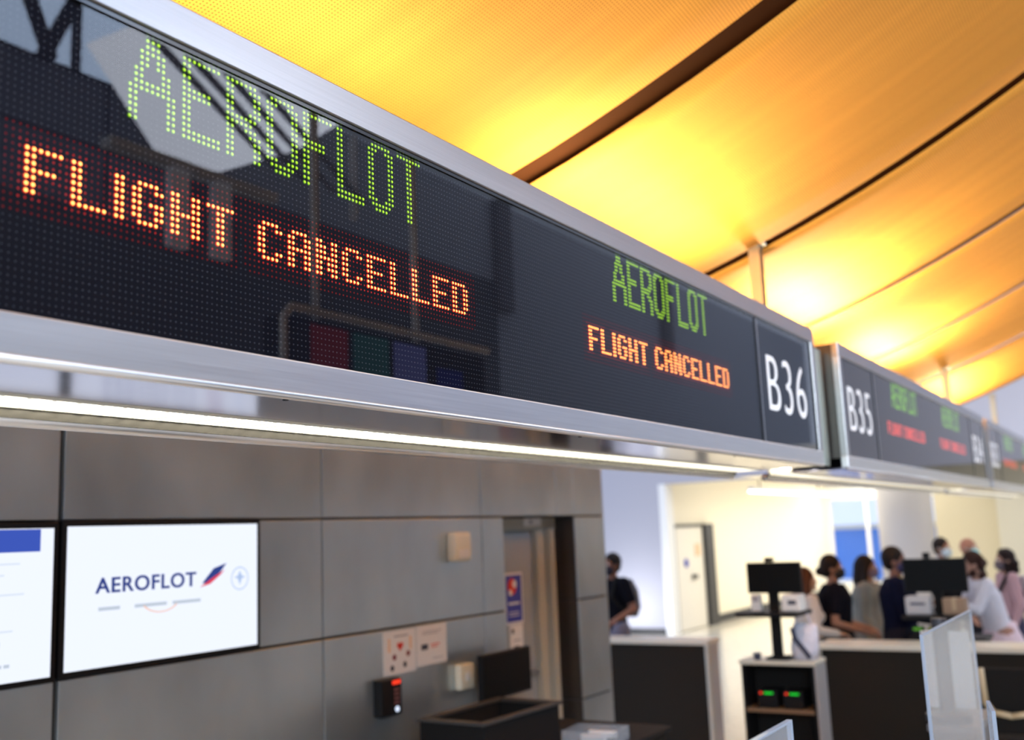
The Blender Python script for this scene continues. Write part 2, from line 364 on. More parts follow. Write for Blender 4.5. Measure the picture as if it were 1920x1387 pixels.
for x in (5.2, 6.9, 8.6): mb.tube((x, -8.0, 7.9), (x+.9, -8.0, 9.9), .09); mb.tube((x+.9, -8.0, 9.9), (x+1.8, -8.0, 7.9), .09)
tr = mb.build('roof_truss', 'halljoint'); tag(tr, 'dark tubular roof truss crossing the high hall windows, mirrored in the sign', 'truss')
# white canopy mirrored in the sign, its brightness put in as emission
sk = tag(part('canopy_1', None, 'white', (9.35, -5.34, 5.9, 9.4, -5.24, 7.0)), kind='structure')
mb = MB(); mb.prism([(5.60, 6.70), (6.1, 7.1), (9.12, 7.08), (8.37, 6.5), (7.24, 5.91), (6.48, 5.8)], 'y', -5.3, -5.26)
mb.build('canopy_panel', emis('glowing_canopy', (.80, .86, 1.0), 9), sk)
def bars(y, w, offs, m='hallgrey'):
    for o in offs:
        b = MB(); b.prism([(5.7+o, 7.02), (5.7+o+w, 7.02), (7.4+o+w*.7, 6.15), (7.4+o, 6.15)], 'y', y-.02, y); b.build('canopy_bar', m, sk)
bars(-5.24, .22, (.55, 1.0, 1.5, 2.05))
part('ledge', sk, 'white', (5.75, -5.26, 5.70, 7.9, -5.1, 5.80))
for x in (6.45, 7.0): part('downstand', sk, mat('self_glow_white_%d' % int(x*10), (.8, .8, .84), .5, emit=(.8, .85, 1), es=.6), (x, -5.2, 4.9, x+.22, -5.1, 5.72))  # downstands glow on their own in place of light falling on them

# hanging flight display board behind the photographer's shoulder
fb = thing('hanging_display_board', 'black hanging display board with coloured screens on two silver poles, mirrored in the sign', 'display board', (4.62, -1.9, 2.2))
part('casing', fb, 'matblack', (0.0, -.1, 0, 2.3, .1, 1.22), bevel=.03)
fr = MB(); fr.path([(-.02, .12, 0), (-.02, .12, 1.18), (.05, .12, 1.26), (2.3, .12, 1.26)], .028); fr.build('chrome_edge', mat('pale_edge', (.9, .9, .92), .4), fb)
for x in (.40, 1.50): MB().tube((x, 0, 1.2), (x, 0, 3.0), .03).build('pole', mat('pale_pole', (.9, .9, .92), .5), fb, smooth=True)
scr = [((.24, .88), (.60, 1.18), (.55, .03, .04)), ((.66, .88), (1.04, 1.18), (.05, .25, .24)), ((1.10, .84), (1.48, 1.18), (.28, .30, .85)), ((.24, .50), (.60, .84), (.06, .16, .95)), ((.66, .50), (1.04, .84), (.05, .18, .55)), ((1.10, .46), (1.48, .78), (.02, .25, .30)), ((1.62, .35), (1.95, 1.05), (.01, .02, .30))]
for i, (a, b, c) in enumerate(scr): part('screen', fb, emis('board_screen_%d' % i, c, .9), (a[0], .1, a[1], b[0], .108, b[1]))

# fabric ceiling ------------------------------------------------------
def fz(y): return 4.02-.54*(y-.32)+.075*(y-.32)**2
gaps = [-2.55, -.6, 1.35, 3.3, 5.25, 7.15, 9.1, 11.05, 13.0]
ceil = tag(bpy.data.objects.new('ceiling', None), kind='structure'); C.objects.link(ceil)
def fabric(x0, x1, last=False):
    nx, ny = 10, 40; vs = []; fs = []; uvs = []
    for i in range(nx+1):
        for j in range(ny+1):
            u = i/nx; x = x0+(x1-x0)*u; y = -3.6+7.2*j/ny
            z = fz(y)+.035*(4*u*(1-u)) + (-.10*u*u if last else 0)
            vs.append((x, y, z)); uvs.append((x, y*1.15))
    for i in range(nx):
        for j in range(ny): a = i*(ny+1)+j; fs.append([a, a+1, a+ny+2, a+ny+1])
    me = bpy.data.meshes.new('fabric_panel'); me.from_pydata(vs, [], fs); ul = me.uv_layers.new(name='UVMap')
    for lp in me.loops: ul.data[lp.index].uv = uvs[lp.vertex_index]
    me.materials.append(M['fabric']); 
    for p in me.polygons: p.use_smooth = True
    o = bpy.data.objects.new('fabric_panel', me); C.objects.link(o); o.parent = ceil
    s = o.modifiers.new('thickness', 'SOLIDIFY'); s.thickness = .004
    return o
G = .045
for i in range(len(gaps)-1): fabric(gaps[i]+(.075 if i < 4 else .05), gaps[i+1]-(.075 if i < 3 else .05), i == len(gaps)-2)
for x in gaps[:-1]:
    mb = MB(); n = 40
    for j in range(n):
        y0 = -3.6+7.2*j/n; y1 = -3.6+7.2*(j+1)/n
        mb.add([(x-.12, y0, fz(y0)+.03), (x+.12, y0, fz(y0)+.03), (x+.12, y1, fz(y1)+.03), (x-.12, y1, fz(y1)+.03), (x-.12, y0, fz(y0)+.10), (x+.12, y0, fz(y0)+.10), (x+.12, y1, fz(y1)+.10), (x-.12, y1, fz(y1)+.10)],
               [[0, 3, 2, 1], [4, 5, 6, 7], [0, 1, 5, 4], [1, 2, 6, 5], [2, 3, 7, 6], [3, 0, 4, 7]])
    mb.build('gap_strip', 'gapmat', ceil)

# ================================================================== SIGNS
P = .01128
BIG = {
 'A': ["000111000"]*3+["001111100"]+["001101100"]*2+["011000110"]*2+["011111110", "111111111"]+["110000011"]*5,
 'E': ["11111111"]*2+["11000000"]*4+["11111100"]*2+["11000000"]*5+["11111111"]*2,
 'R': ["11111100", "11111110", "11000111", "11000011", "11000011", "11000011", "11000111", "11111110", "11111100", "11001110", "11000111", "11000011", "11000011", "11000011", "11000011"],
 'O': ["00111100", "01111110", "11100111"]+["11000011"]*9+["11100111", "01111110", "00111100"],
 'F': ["11111111"]*2+["11000000"]*4+["11111100"]*2+["11000000"]*7,
 'L': ["11000000"]*13+["11111111"]*2,
 'T': ["11111111"]*2+["00011000"]*13}
SM = {
 'F': ["111111", "110000", "110000", "111110", "110000", "110000", "110000"],
 'L': ["110000"]*6+["111111"], 'I': ["11"]*7,
 'G': ["011110", "110011", "110000", "110111", "110011", "110011", "011110"],
 'H': ["110011"]*3+["111111"]+["110011"]*3, 'T': ["111111"]+["001100"]*6,
 'C': ["011110", "110011", "110000", "110000", "110000", "110011", "011110"],
 'A': ["011110", "110011", "110011", "111111", "110011", "110011", "110011"],
 'N': ["110011", "111011", "111011", "111111", "110111", "110111", "110011"],
 'E': ["111111", "110000", "110000", "111110", "110000", "110000", "111111"],
 'D': ["111110", "110011", "110011", "110011", "110011", "110011", "111110"]}
def disc(mb, x, z, y, r0, r1, n, mi):
    vs = []; fs = []
    if r0 == 0:
        vs = [(x+r1*math.cos(2*PI*i/n), y, z+r1*math.sin(2*PI*i/n)) for i in range(n)]; fs = [list(range(n))]
    else:
        for r in (r0, r1): vs += [(x+r*math.cos(2*PI*i/n), y+(0 if r == r0 else .0012), z+r*math.sin(2*PI*i/n)) for i in range(n)]
        fs = [[i, (i+1) % n, n+(i+1) % n, n+i] for i in range(n)]
    mb.add(vs, fs, mi)
def dome(mb, x, z, y, r, n, mi=0):
    vs = [(x+r*math.cos(2*PI*i/n), y, z+r*math.sin(2*PI*i/n)) for i in range(n)]+[(x, y-.0016, z)]
    mb.add(vs, [[i, (i+1) % n, n] for i in range(n)], mi)
def layout(word, font, gap):
    out = []; c = 0
    for ch in word:
        if ch == ' ': c += 4; continue
        g = font[ch]; out.append((ch, c, g)); c += len(g[0])+gap
    return out
LEDY = .010
MULS = {}
def write(parent, x0, zt, letters, row0, col0, mats, mul=1, n=10):
    lit = set()
    for ch, c, g in letters:
        mb = MB()
        for r, row in enumerate(g):
            for k, b in enumerate(row):
                if b == '1':
                    X = x0+(col0+c+k)*P; Z = zt-(row0+r)*P; lit.add((col0+c+k, row0+r))
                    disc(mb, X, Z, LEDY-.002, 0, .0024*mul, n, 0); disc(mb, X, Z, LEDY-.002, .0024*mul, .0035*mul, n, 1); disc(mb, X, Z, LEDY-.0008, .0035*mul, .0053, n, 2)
        o = mb.build('led_letter', mats, parent, fix=False)
    return lit

def text_plate(unit, x0, x1, num):
    p = part('number_plate', unit, 'numplate', (x0, .006, .07, x1, .02, .608))
    text('number', num, .345, 'numwhite', p, ((x0+x1)/2-.005, .004, .213), bold=-.004, space=1.12, fit=(.555*(x1-x0)/.765, .247))
    return p

def sign(x0, x1, label, segs, plates, detail=True, fixture=True):
    """x0..x1 outer frame, y=0 front face, z=0 frame bottom (world 2.231)"""
    u = thing('check_in_sign', label, 'sign', (0, SY, 2.231))
    Hh = .679; D = .62
    # frame: bottom rail with rounded lip, top rail, end stiles
    mb = MB(); mb.box(x0, -.006, .006, x1, .03, .070); mb.build('frame_rail', 'brushed_low', u, bevel=.003)
    mb = MB(); mb.tube((x0, .002, .003), (x1, .002, .003), .009, n=14); mb.build('bottom_lip', 'brushed_low', u, smooth=True)
    mb = MB(); mb.box(x0, -.006, .607, x1, .03, Hh); mb.build('frame_rail', 'brushed', u, bevel=.003)
    part('frame_stile', u, 'brushed', (x0, -.006, .07, x0+.055, .03, .607), bevel=.003)
    part('frame_stile', u, 'brushed', (x1-.055, -.006, .07, x1, .03, .607), bevel=.003)
    part('housing', u, 'darkmetal', (x0+.005, .03, .06, x1-.005, D-.08, Hh-.006))
    part('gasket', u, 'gasket', (x0+.055, -.001, .598, x1-.055, .02, .6065), (x1-.064, -.001, .07, x1-.055, .02, .598), (x0+.055, -.001, .07, x0+.062, .02, .598))
    # polished soffit: front strip and rear strip around the light fixture
    part('soffit', u, 'mirror', (x0, 0.0, 0, x1, .285, .008))
    part('soffit', u, 'mirror', (x0, .43, 0, x1, D, .008))
    part('fixture_tray', u, 'louver', (x0, .285, .04, x1, .43, .05), (x0, .285, .0, x1, .289, .04), (x0, .426, .0, x1, .43, .04))
    part('screen_glass', u, 'sign_glass', (x0+.055, .0025, .07, x1-.055, .0035, .607))
    for (a, b) in segs:   # LED modules
        part('led_board', u, 'board', (a, LEDY, .07, b, LEDY+.01, .607))
    for (a, b, num) in plates: text_plate(u, a, b, num)
    # dividers
    for (a, b, num) in plates:
        for xx in (a-.03, b+.005):
            if x0+.07 < xx < x1-.09: part('divider', u, 'gasket', (xx, -.001, .07, xx+.018, .02, .607)); part('divider_bead', u, 'brushed', (xx+.018, -.001, .07, xx+.026, .02, .607))
    return u

def fixture(u, x0, x1, every=.05, joined=False):
    """louvred fluorescent strip under the sign"""
    f = thing('strip_light', u, 'light', (x0, SY+.29, 2.231))
    L = x1-x0
    MB().tube((.03, .066, .028), (L-.03, .066, .028), .009, n=10).build('fluorescent_tube', 'tube', f, smooth=True)
    part('reflector', f, 'louver', (0, .0, -.004, L, .006, .036), (0, .128, -.004, L, .134, .036))
    n = int(L/every)
    def blade(mb, x): mb.add([(x, .006, -.003), (x, .128, -.003), (x+.024, .128, .026), (x+.024, .006, .026), (x+.003, .006, -.005), (x+.003, .128, -.005)], [[0, 1, 2, 3], [3, 2, 5, 4], [0, 4, 5, 1]])
    if joined:
        mb = MB(); [blade(mb, .02+i*every) for i in range(n)]; tag(mb.build('louver_blades', 'self_glow_louver', f, fix=False), kind='stuff')
    else:
        mb = MB(); blade(mb, 0); b0 = mb.build('louver_blade', 'self_glow_louver', f, fix=False); b0.location = (.02, 0, 0)
        for i in range(1, min(n, 290)):
            c = b0.copy(); C.objects.link(c); c.parent = f; c.location = (.02+i*every, 0, 0)
    mb = MB(); mb.box(0, .136, -.022, L, .141, .004); mb.build('rail_web', 'darkmetal', f)
    mb = MB(); mb.tube((0, .160, -.018), (L, .160, -.018), .018, n=18); mb.build('rail', 'brushed_low', f, smooth=True)
    return f

M1 = .546
s1 = sign(-.20, 5.05, 'nearest and largest sign of the row, black display ending in gate number B36', [(.53, 4.17)], [(-.13, .50, 'B37'), (4.21, 4.975, 'B36')])
zt = .601-.0
lit = set(); red = set()
txt1 = {}
for k in (0, 1):
    x0 = M1+.0056; c0 = k*160
    g = MB(); t = bpy.data.objects.new('airline_name', None); C.objects.link(t); t.parent = s1
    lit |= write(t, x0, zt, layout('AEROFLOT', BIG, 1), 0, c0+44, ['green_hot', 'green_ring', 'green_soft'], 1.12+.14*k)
    t = bpy.data.objects.new('flight_status', None); C.objects.link(t); t.parent = s1
    r = write(t, x0, zt, layout('FLIGHT CANCELLED', SM, 1), 24, c0+28, ['red_hot', 'red_ring', 'red_soft'], 1.22+.2*k); lit |= r; red |= r  # dots drawn wider on the second display to paint bloom
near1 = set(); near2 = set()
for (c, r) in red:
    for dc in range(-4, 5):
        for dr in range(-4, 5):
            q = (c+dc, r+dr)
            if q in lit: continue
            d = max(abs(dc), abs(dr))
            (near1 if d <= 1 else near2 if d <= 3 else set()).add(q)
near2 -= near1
mbu, mb1, mb2 = MB(), MB(), MB()
for c in range(320):
    for r in range(48):
        if (c, r) in lit: continue
        X = M1+.0056+c*P; Z = zt-r*P
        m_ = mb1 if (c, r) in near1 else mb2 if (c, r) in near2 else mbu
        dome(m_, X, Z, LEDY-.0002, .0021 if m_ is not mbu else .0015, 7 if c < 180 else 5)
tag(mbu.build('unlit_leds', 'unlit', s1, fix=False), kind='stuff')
tag(mb1.build('unlit_leds_red_spill', 'red_spill1', s1, fix=False), kind='stuff')  # unlit dots with painted red spill
tag(mb2.build('unlit_leds_faint_spill', 'red_spill2', s1, fix=False), kind='stuff')
# screws and scratches on the lower rail
for x in (1.43, 2.62, 3.9): MB().tube((x, .030, -.001), (x, .030, -.003), .006, n=12).build('screw', 'matblack', s1)
fixture('louvred strip light under the B36 sign, nearest of the row', -.15, 5.0)

def far_sign(x0, label, n1, n2, k):
    x1 = x0+5.22
    u = sign(x0, x1, label, [(x0+.80, x0+4.39)], [(x0+.07, x0+.76, n1), (x0+4.43, x0+5.16, n2)])
    for j in (0, 1):
        t = bpy.data.objects.new('airline_name', None); C.objects.link(t); t.parent = u
        write(t, x0+.80, zt, layout('AEROFLOT', BIG, 1), 0, j*158+44, ['green_far', 'green_far', 'green_soft'], 1.35, n=6)
        t = bpy.data.objects.new('flight_status', None); C.objects.link(t); t.parent = u
        write(t, x0+.80, zt, layout('FLIGHT CANCELLED', SM, 1), 24, j*158+28, ['red_far', 'red_far', 'red_far'], 1.4, n=6)  # rims at full strength, bloom put into the dot size
    return u
far_sign(5.51, 'second sign of the row, black display starting with gate number B35', 'B35', 'B34', 1)
fixture('louvred strip light under the B35 sign, second of the row', 5.5, 10.7, joined=True)
far_sign(11.02, 'farthest sign of the row, starting with gate number B33 at the right edge', 'B33', 'B32', 2)
fixture('louvred strip light under the B33 sign, farthest of the row', 11.05, 16.2, joined=True)

# posts in the gaps between the signs, with a pale connecting plate
for (xg, w_, zt_, lab) in ((5.22, .26, 3.46, 'steel post between the B36 and B35 signs reaching up to the fabric ceiling'), (10.88, .15, 3.45, 'steel post between the B35 and B33 signs reaching the ceiling'), (14.3, .2, 3.5, 'short tan post above the farthest sign against the grey wall')):
    t = thing('support_post', lab, 'post', (xg, SY+.28, 2.25))
    H_ = zt_-2.25
    part('flange', t, 'postm', (-.03, -.005, 0, -.022, .055, H_), (.022, -.005, 0, .03, .055, H_)); part('web', t, 'darkmetal', (-.022, .02, 0, .022, .03, H_))
    part('top_bracket', t, 'postm', (-.05, -.02, H_-.02, .05, .07, H_+.0))
    if xg < 12: part('joining_plate', t, mat('pale_green_steel_%d' % int(xg), (.50, .56, .50), .35, .5), (-w_*.62, -.20, .0, w_, -.19, .62), bevel=.002); [MB().tube((w_*.35, -.20, z), (w_*.35, -.21, z), .012).build('screw', 'brushed', t) for z in (.12, .48)]

# uplighters on top of the signs, shining on the fabric
def uplight(x0, x1, lab, power, y=SY+.40):
    t = thing('uplighter', lab, 'light', (x0, y, 2.912)); L = x1-x0
    part('tray', t, 'darkmetal', (0, -.05, 0, L, .05, .02), (0, -.055, 0, L, -.05, .05), (0, .05, 0, L, .055, .05))
    MB().tube((.05, 0, .045), (L-.05, 0, .045), .013).build('fluorescent_tube', 'uplight', t)
    a = area('uplighter_glow', (x0+L/2, y, 2.98), (PI, 0, 0), L-.1, .08, power, (1, .80, .50))
    return t
uplight(.6, 2.6, 'warm uplighter on top of the B36 sign, near its left end', 15)
uplight(3.0, 4.9, 'warm uplighter on top of the B36 sign, near its right end', 40)
uplight(6.0, 7.4, 'warm uplighter on top of the B35 sign, nearer of two', 85)
uplight(8.3, 9.7, 'warm uplighter on top of the B35 sign, farther of two', 75)
uplight(11.3, 12.7, 'warm uplighter on top of the farthest sign', 50)

# ================================================================== WALL ITEMS
def tv(x0, z0, x1, z1, lab):
    t = thing('wall_screen', lab, 'screen', ((x0+x1)/2, WY-.0, z0)); h = (x1-x0)/2; H_ = z1-z0
    part('casing', t, 'black', (-h, -.012, 0, h, .02, H_), bevel=.004)
    part('display', t, 'screen_on', (-h+.022, -.014, .022, h-.022, -.012, H_-.022))
    return t
t1 = tv(2.449, 1.492, 3.478, 2.083, 'lit white wall screen showing the blue airline name and winged emblem')
text('airline_name', 'AEROFLOT', .085, 'scr_navy', t1, (2.848-2.9635, -.0155, .305), bold=.0015, space=1.1, fit=(.50, .062))
mb = MB(); mb.add([(-.005, 0, 0), (.06, 0, .062), (.135, 0, .082), (.10, 0, .045), (.03, 0, .0)], [[0, 1, 2, 3, 4]]); mb.build('wing_mark', 'scr_navy', t1, loc=(.172, -.0155, .315), fix=False)
mb = MB(); mb.add([(-.02, 0, -.012), (.04, 0, .0), (.10, 0, .038), (.125, 0, .06), (.05, 0, .025)], [[0, 1, 2, 3, 4]]); mb.build('wing_stripe', 'scr_red', t1, loc=(.172, -.017, .310), fix=False)
def ring(nm, cx, cz, r, a0, a1, wd, m, par, y=-.0155, sx=1, sz=1):
    mb = MB(); n = 24; vs = []
    for i in range(n+1):
        a = a0+(a1-a0)*i/n
        for rr in (r-wd, r): vs.append((cx+rr*math.cos(a)*sx, y, cz+rr*math.sin(a)*sz))
    mb.add(vs, [[2*i, 2*i+1, 2*i+3, 2*i+2] for i in range(n)]); return mb.build(nm, m, par, fix=False)
ring('round_emblem', .385, .325, .052, 0, 2*PI, .005, 'scr_pale', t1)
mb = MB(); mb.add([(0, 0, -.03), (.012, 0, 0), (.035, 0, .005), (.012, 0, .012), (0, 0, .035), (-.012, 0, .012), (-.035, 0, .005), (-.012, 0, 0)], [[0, 1, 2, 3, 4, 5, 6, 7]]); mb.build('emblem_centre', 'scr_pale', t1, loc=(.385, -.0155, .325), fix=False)
mb = MB()
for a, b in ((-.35, -.25), (-.18, -.02), (.01, .16)): mb.box(a, -.0155, .238, b, -.0150, .252)
mb.build('faint_subtitle', 'scr_grey', t1)
ring('orange_arc', -.05, .27, .10, -PI*.85, -PI*.15, .008, 'scr_orange', t1, sz=.6)
t2 = tv(1.40, 1.485, 2.435, 2.078, 'lit white wall screen with a blue header band, cut off by the left edge')
part('header_band', t2, 'scr_blue', (-.45, -.0155, .485, .44, -.0145, .568))
text('header_letter', 'o', .075, 'screen_on', t2, (.19, -.017, .50), sx=1.1, bold=.002)
mb = MB()
for z, a, b in ((.44, .0, .36), (.40, -.2, .30), (.33, -.1, .38), (.25, -.2, .28), (.20, 0, .34)): mb.box(a, -.0155, z, b, -.015, z+.006)
mb.build('faint_text_lines', emis('very_pale_text', (.72, .80, .92), 1), t2)
mb = MB()
for k in range(6): mb.box(.13+k*.028, -.0155, .150, .152+k*.028, -.015, .168)
for k in range(4): mb.box(.22+k*.03, -.0155, .075, .242+k*.03, -.015, .087)
mb.build('blurred_words', 'scr_grey', t2)

sd = thing('wall_sounder', 'cream alarm sounder box high on the steel wall left of the grey door', 'alarm box', (5.055, WY, 1.82))
part('body', sd, 'offwhite', (-.085, -.07, 0, .085, 0, .172), bevel=.02); part('grille', sd, 'white', (-.05, -.074, .02, .05, -.069, .07))
sw = thing('wall_switch', 'small cream wall box low on the steel wall beside the black monitor', 'switch box', (5.08, WY, 1.085))
part('body', sw, 'offwhite', (-.07, -.05, 0, .07, 0, .145), bevel=.012); part('button', sw, 'white', (-.02, -.056, .05, .02, -.049, .10))
def sheet(lab, x0, x1, z0, z1): 
    t = thing('paper_notice', lab, 'notice', ((x0+x1)/2, WY, z0)); h = (x1-x0)/2; H_ = z1-z0
    part('sheet', t, 'paper', (-h, -.004, 0, h, -.001, H_)); return t, h, H_
n1, h, H_ = sheet('white notice with red heart and four dots on the steel wall', 4.372, 4.650, 1.247, 1.476)
mb = MB(); n = 24; vs = []
for i in range(n): a = 2*PI*i/n; vs.append((.0017*16*math.sin(a)**3, 0, .0017*(13*math.cos(a)-5*math.cos(2*a)-2*math.cos(3*a)-math.cos(4*a))))
mb.add(vs, [list(range(n))]); mb.build('heart', 'inkred', n1, loc=(.0, -.0055, .145), fix=False)
for x, z, c in ((-.05, .09, 'inkmaroon'), (.07, .10, 'inkmaroon'), (-.07, .035, 'inkdark'), (.04, .045, 'inkdark')):
    mb = MB(); mb.tube((x, -.004, z), (x, -.0055, z), .016); mb.build('dot', c, n1)
part('pale_text', n1, 'inkpeach', (-.10, -.0052, .12, -.085, -.004, .19), (.085, -.0052, .12, .10, -.004, .19)); part('text_line', n1, 'inkgrey', (-.05, -.0052, .195, .07, -.004, .202))
n2, h, H_ = sheet('white notice with dark blue mark and red text on the steel wall', 4.662, 4.942, 1.262, 1.480)
part('mark', n2, 'inkdark', (-.10, -.0052, .085, -.04, -.004, .115)); part('red_text', n2, 'inkred', (-.01, -.0052, .105, .07, -.004, .111), (-.01, -.0052, .092, .05, -.004, .097))
[part('text_line', n2, 'inkgrey', b) for b in ((-.09, -.0052, .180, .09, -.004, .184), (-.09, -.0052, .168, .06, -.004, .172), (0, -.0052, .03, .1, -.004, .034))]
kp = thing('card_reader', 'black keypad card reader with a red light on the steel wall', 'keypad', (4.36, WY, 1.055))
part('body', kp, 'black', (-.08, -.06, 0, .09, 0, .185), bevel=.008)
part('indicator', kp, 'led_r', (.01, -.064, .155, .075, -.059, .175))['label'] = 'red light bar'
for r in range(4):
    for c in range(2): part('key', kp, mat('key_%d%d' % (r, c), (.25, .1, .1), .5), (.025+c*.024, -.063, .055+r*.022, .040+c*.024, -.059, .068+r*.022))
mb = MB(); mb.tube((.045, -.058, .028), (.045, -.065, .028), .014); mb.build('enter_key', 'led_w', kp)

ds = thing('door_sign', 'blue sign with red and white emblem on the grey door', 'sign', (5.99, 3.80, 1.385))
part('border', ds, 'paper', (-.10, -.006, -.015, .125, -.001, .325)); part('face', ds, 'bluesign', (-.085, -.008, 0, .11, -.006, .31))
mb = MB(); mb.tube((-.01, -.008, .235), (-.01, -.0095, .235), .055, n=20); mb.build('emblem', 'inkred', ds)
mb = MB(); mb.tube((.02, -.009, .25), (.02, -.0105, .25), .026, n=16); mb.tube((-.035, -.009, .195), (-.035, -.0105, .195), .02, n=16); mb.build('emblem_white', 'paper', ds)
[part('text_line', ds, 'paper', b) for b in ((-.06, -.0095, .115, .075, -.008, .13), (-.06, -.0095, .06, .07, -.008, .066), (-.06, -.0095, .04, .07, -.008, .046))]
dn = thing('door_notice', 'white paper notice below the blue sign on the grey door', 'notice', (6.02, 3.80, 1.14))
part('sheet', dn, 'paper', (-.08, -.004, 0, .085, -.001, .225)); [part('text_line', dn, 'inkdark', b) for b in ((-.06, -.005, .17, -.03, -.004, .2), (-.04, -.005, .07, .03, -.004, .085), (-.04, -.005, .12, .05, -.004, .125))]
dl = thing('door_label', 'small white number label above the grey door', 'label', (6.20, 3.76, 2.02)); part('plate', dl, 'paper', (-.09, -.006, 0, .14, -.001, .055)); part('mark', dl, 'inkgrey', (-.02, -.007, .015, .02, -.006, .045))

# ================================================================== BACK DESK
bc = thing('back_counter', 'dark counter against the steel wall carrying the black bin and monitor', 'counter', (4.95, 3.1, 0))
part('body', bc, 'counter_dark', (-.9, -.5, .08, .75, .48, .80)); part('worktop', bc, 'matblack', (-.93, -.53, .80, .78, .49, .83), bevel=.004); part('plinth', bc, 'black', (-.85, -.46, 0, .7, .48, .08))
bn = thing('luggage_bin', 'large open black bin with raised rim on the counter below the notices', 'bin', (4.70, 3.14, .832), math.radians(-2))
W2, D2, H2 = .355, .20, .205
part('wall_panel', bn, 'matblack', (-W2, -D2, 0, W2, -D2+.02, H2), (-W2, D2-.02, 0, W2, D2, H2), (-W2, -D2+.02, 0, -W2+.02, D2-.02, H2), (W2-.02, -D2+.02, 0, W2, D2-.02, H2), bevel=.003)
part('base', bn, 'black', (-W2+.02, -D2+.02, 0, W2-.02, D2-.02, .02))
part('rim', bn, mat('worn_dark_rim', (.045, .042, .04), .4, spec=.3), (-W2-.015, -D2-.015, H2, W2+.015, -D2+.03, H2+.018), (-W2-.015, D2-.03, H2, W2+.015, D2+.015, H2+.018), (-W2-.015, -D2+.03, H2, -W2+.03, D2-.03, H2+.018), (W2-.03, -D2+.03, H2, W2+.015, D2-.03, H2+.018), bevel=.004)
def monitor(name, lab, loc, rz, w_, h_, z0, tilt=0, cam_=False):
    t = thing(name, lab, 'monitor', loc, rz)
    mb = MB(); mb.box(-w_/2, -.02, z0, w_/2, .02, z0+h_); s_ = mb.build('bezel', 'black', t, bevel=.004)
    d = part('display', t, 'monscreen', (-w_/2+.01, -.024, z0+.015, w_/2-.01, -.0205, z0+h_-.01))
    mb = MB(); mb.tube((0, .04, .0), (0, .04, z0+h_*.5), .022); mb.box(-.03, .0205, z0+h_*.35, .03, .045, z0+h_*.65); mb.build('stand', 'matblack', t)
    mb = MB(); mb.loft([(0, .035, 0, .12, .07), (0, .035, .012, .12, .07), (0, .035, .02, .05, .03)]); mb.build('foot', 'matblack', t)
    if cam_: part('webcam', t, 'black', (-.035, -.03, z0+h_+.002, .035, .02, z0+h_+.045), bevel=.006)
    return t
mon = monitor('desk_monitor', 'black switched-off monitor standing behind the bin in front of the grey door', (5.31, 3.44, .832), 0, .53, .26, .19)
cb = thing('clear_tray', 'clear plastic tray of small things beside the black bin', 'tray', (5.16, 2.77, .832), .1)
part('tray_shell', cb, 'acrylic', (-.12, -.15, 0, .12, .15, .006), (-.12, -.15, .006, -.114, .15, .07), (.114, -.15, .006, .12, .15, .07), (-.114, -.15, .006, .114, -.144, .07), (-.114, .144, .006, .114, .15, .07))
for i in range(4): part('label_roll', cb, 'paper', (-.10+.055*i, -.09+.03*(i % 3), .008, -.065+.055*i, .04+.03*(i % 2), .04))

# ================================================================== COUNTERS ON THE RIGHT
def block(lab, x, y0, y1, ztop, depth=.6, side=None):
    t = thing('service_counter', lab, 'counter', (x, (y0+y1)/2, 0)); h = (y1-y0)/2
    part('front_panel', t, 'counter_dark', (0, -h+.03, .0, .03, h-.03, ztop-.04))
    part('edge_frame', t, 'counter_edge', (-.015, -h, 0, .04, -h+.03, ztop-.04), bevel=.003); part('edge_frame', t, 'counter_edge', (-.015, h-.03, 0, .04, h, ztop-.04), bevel=.003)
    part('worktop', t, 'counter_top', (-.03, -h-.01, ztop-.04, depth, h+.01, ztop), bevel=.004)
    part('side_panel', t, 'counter_side', (.04, -h, 0, depth-.02, -h+.02, ztop-.04)); part('side_panel', t, 'counter_side', (.04, h-.02, 0, depth-.02, h, ztop-.04))
    return t
block('dark-fronted counter with a pale edge, beside the end of the steel wall', 8.6, 3.47, 5.6, 1.0, .25)
block('wide dark-fronted counter with a pale top in front of the standing travellers', 8.62, .30, 2.53, .985, .38)

# podium kiosk with shelves
kx, ky0, ky1 = 7.5, 2.24, 2.78
pk = thing('shelf_podium', 'open black podium with a wooden shelf under the small monitor', 'podium', (kx, (ky0+ky1)/2, 0)); hh = (ky1-ky0)/2
part('side_panel', pk, 'black', (0, -hh, 0, .26, -hh+.02, .955)); part('side_panel', pk, 'black', (0, hh-.02, 0, .26, hh, .955)); part('back_panel', pk, 'matblack', (.24, -hh+.02, 0, .26, hh-.02, .955))
part('top', pk, 'counter_top', (-.02, -hh-.01, .955, .28, hh+.01, .985), bevel=.004)
part('shelf', pk, 'wood', (0.0, -hh+.02, .62, .24, hh-.02, .645)); part('grey_side', pk, 'counter_side', (0, -hh-.012, 0, .26, -hh, .95))
for i, y in enumerate((2.61, 2.42)):
    t = thing('power_box', 'small black device with green and red lights on the podium shelf, %s one' % ('left' if i == 0 else 'right'), 'device', (kx+.03, y, .646))
    part('body', t, 'black', (0, -.07, 0, .2, .07, .125), bevel=.005); part('green_light', t, 'led_g', (-.003, -.045, .098, .0, .02, .112)); part('red_light', t, 'led_r', (-.003, .035, .098, .0, .055, .112))
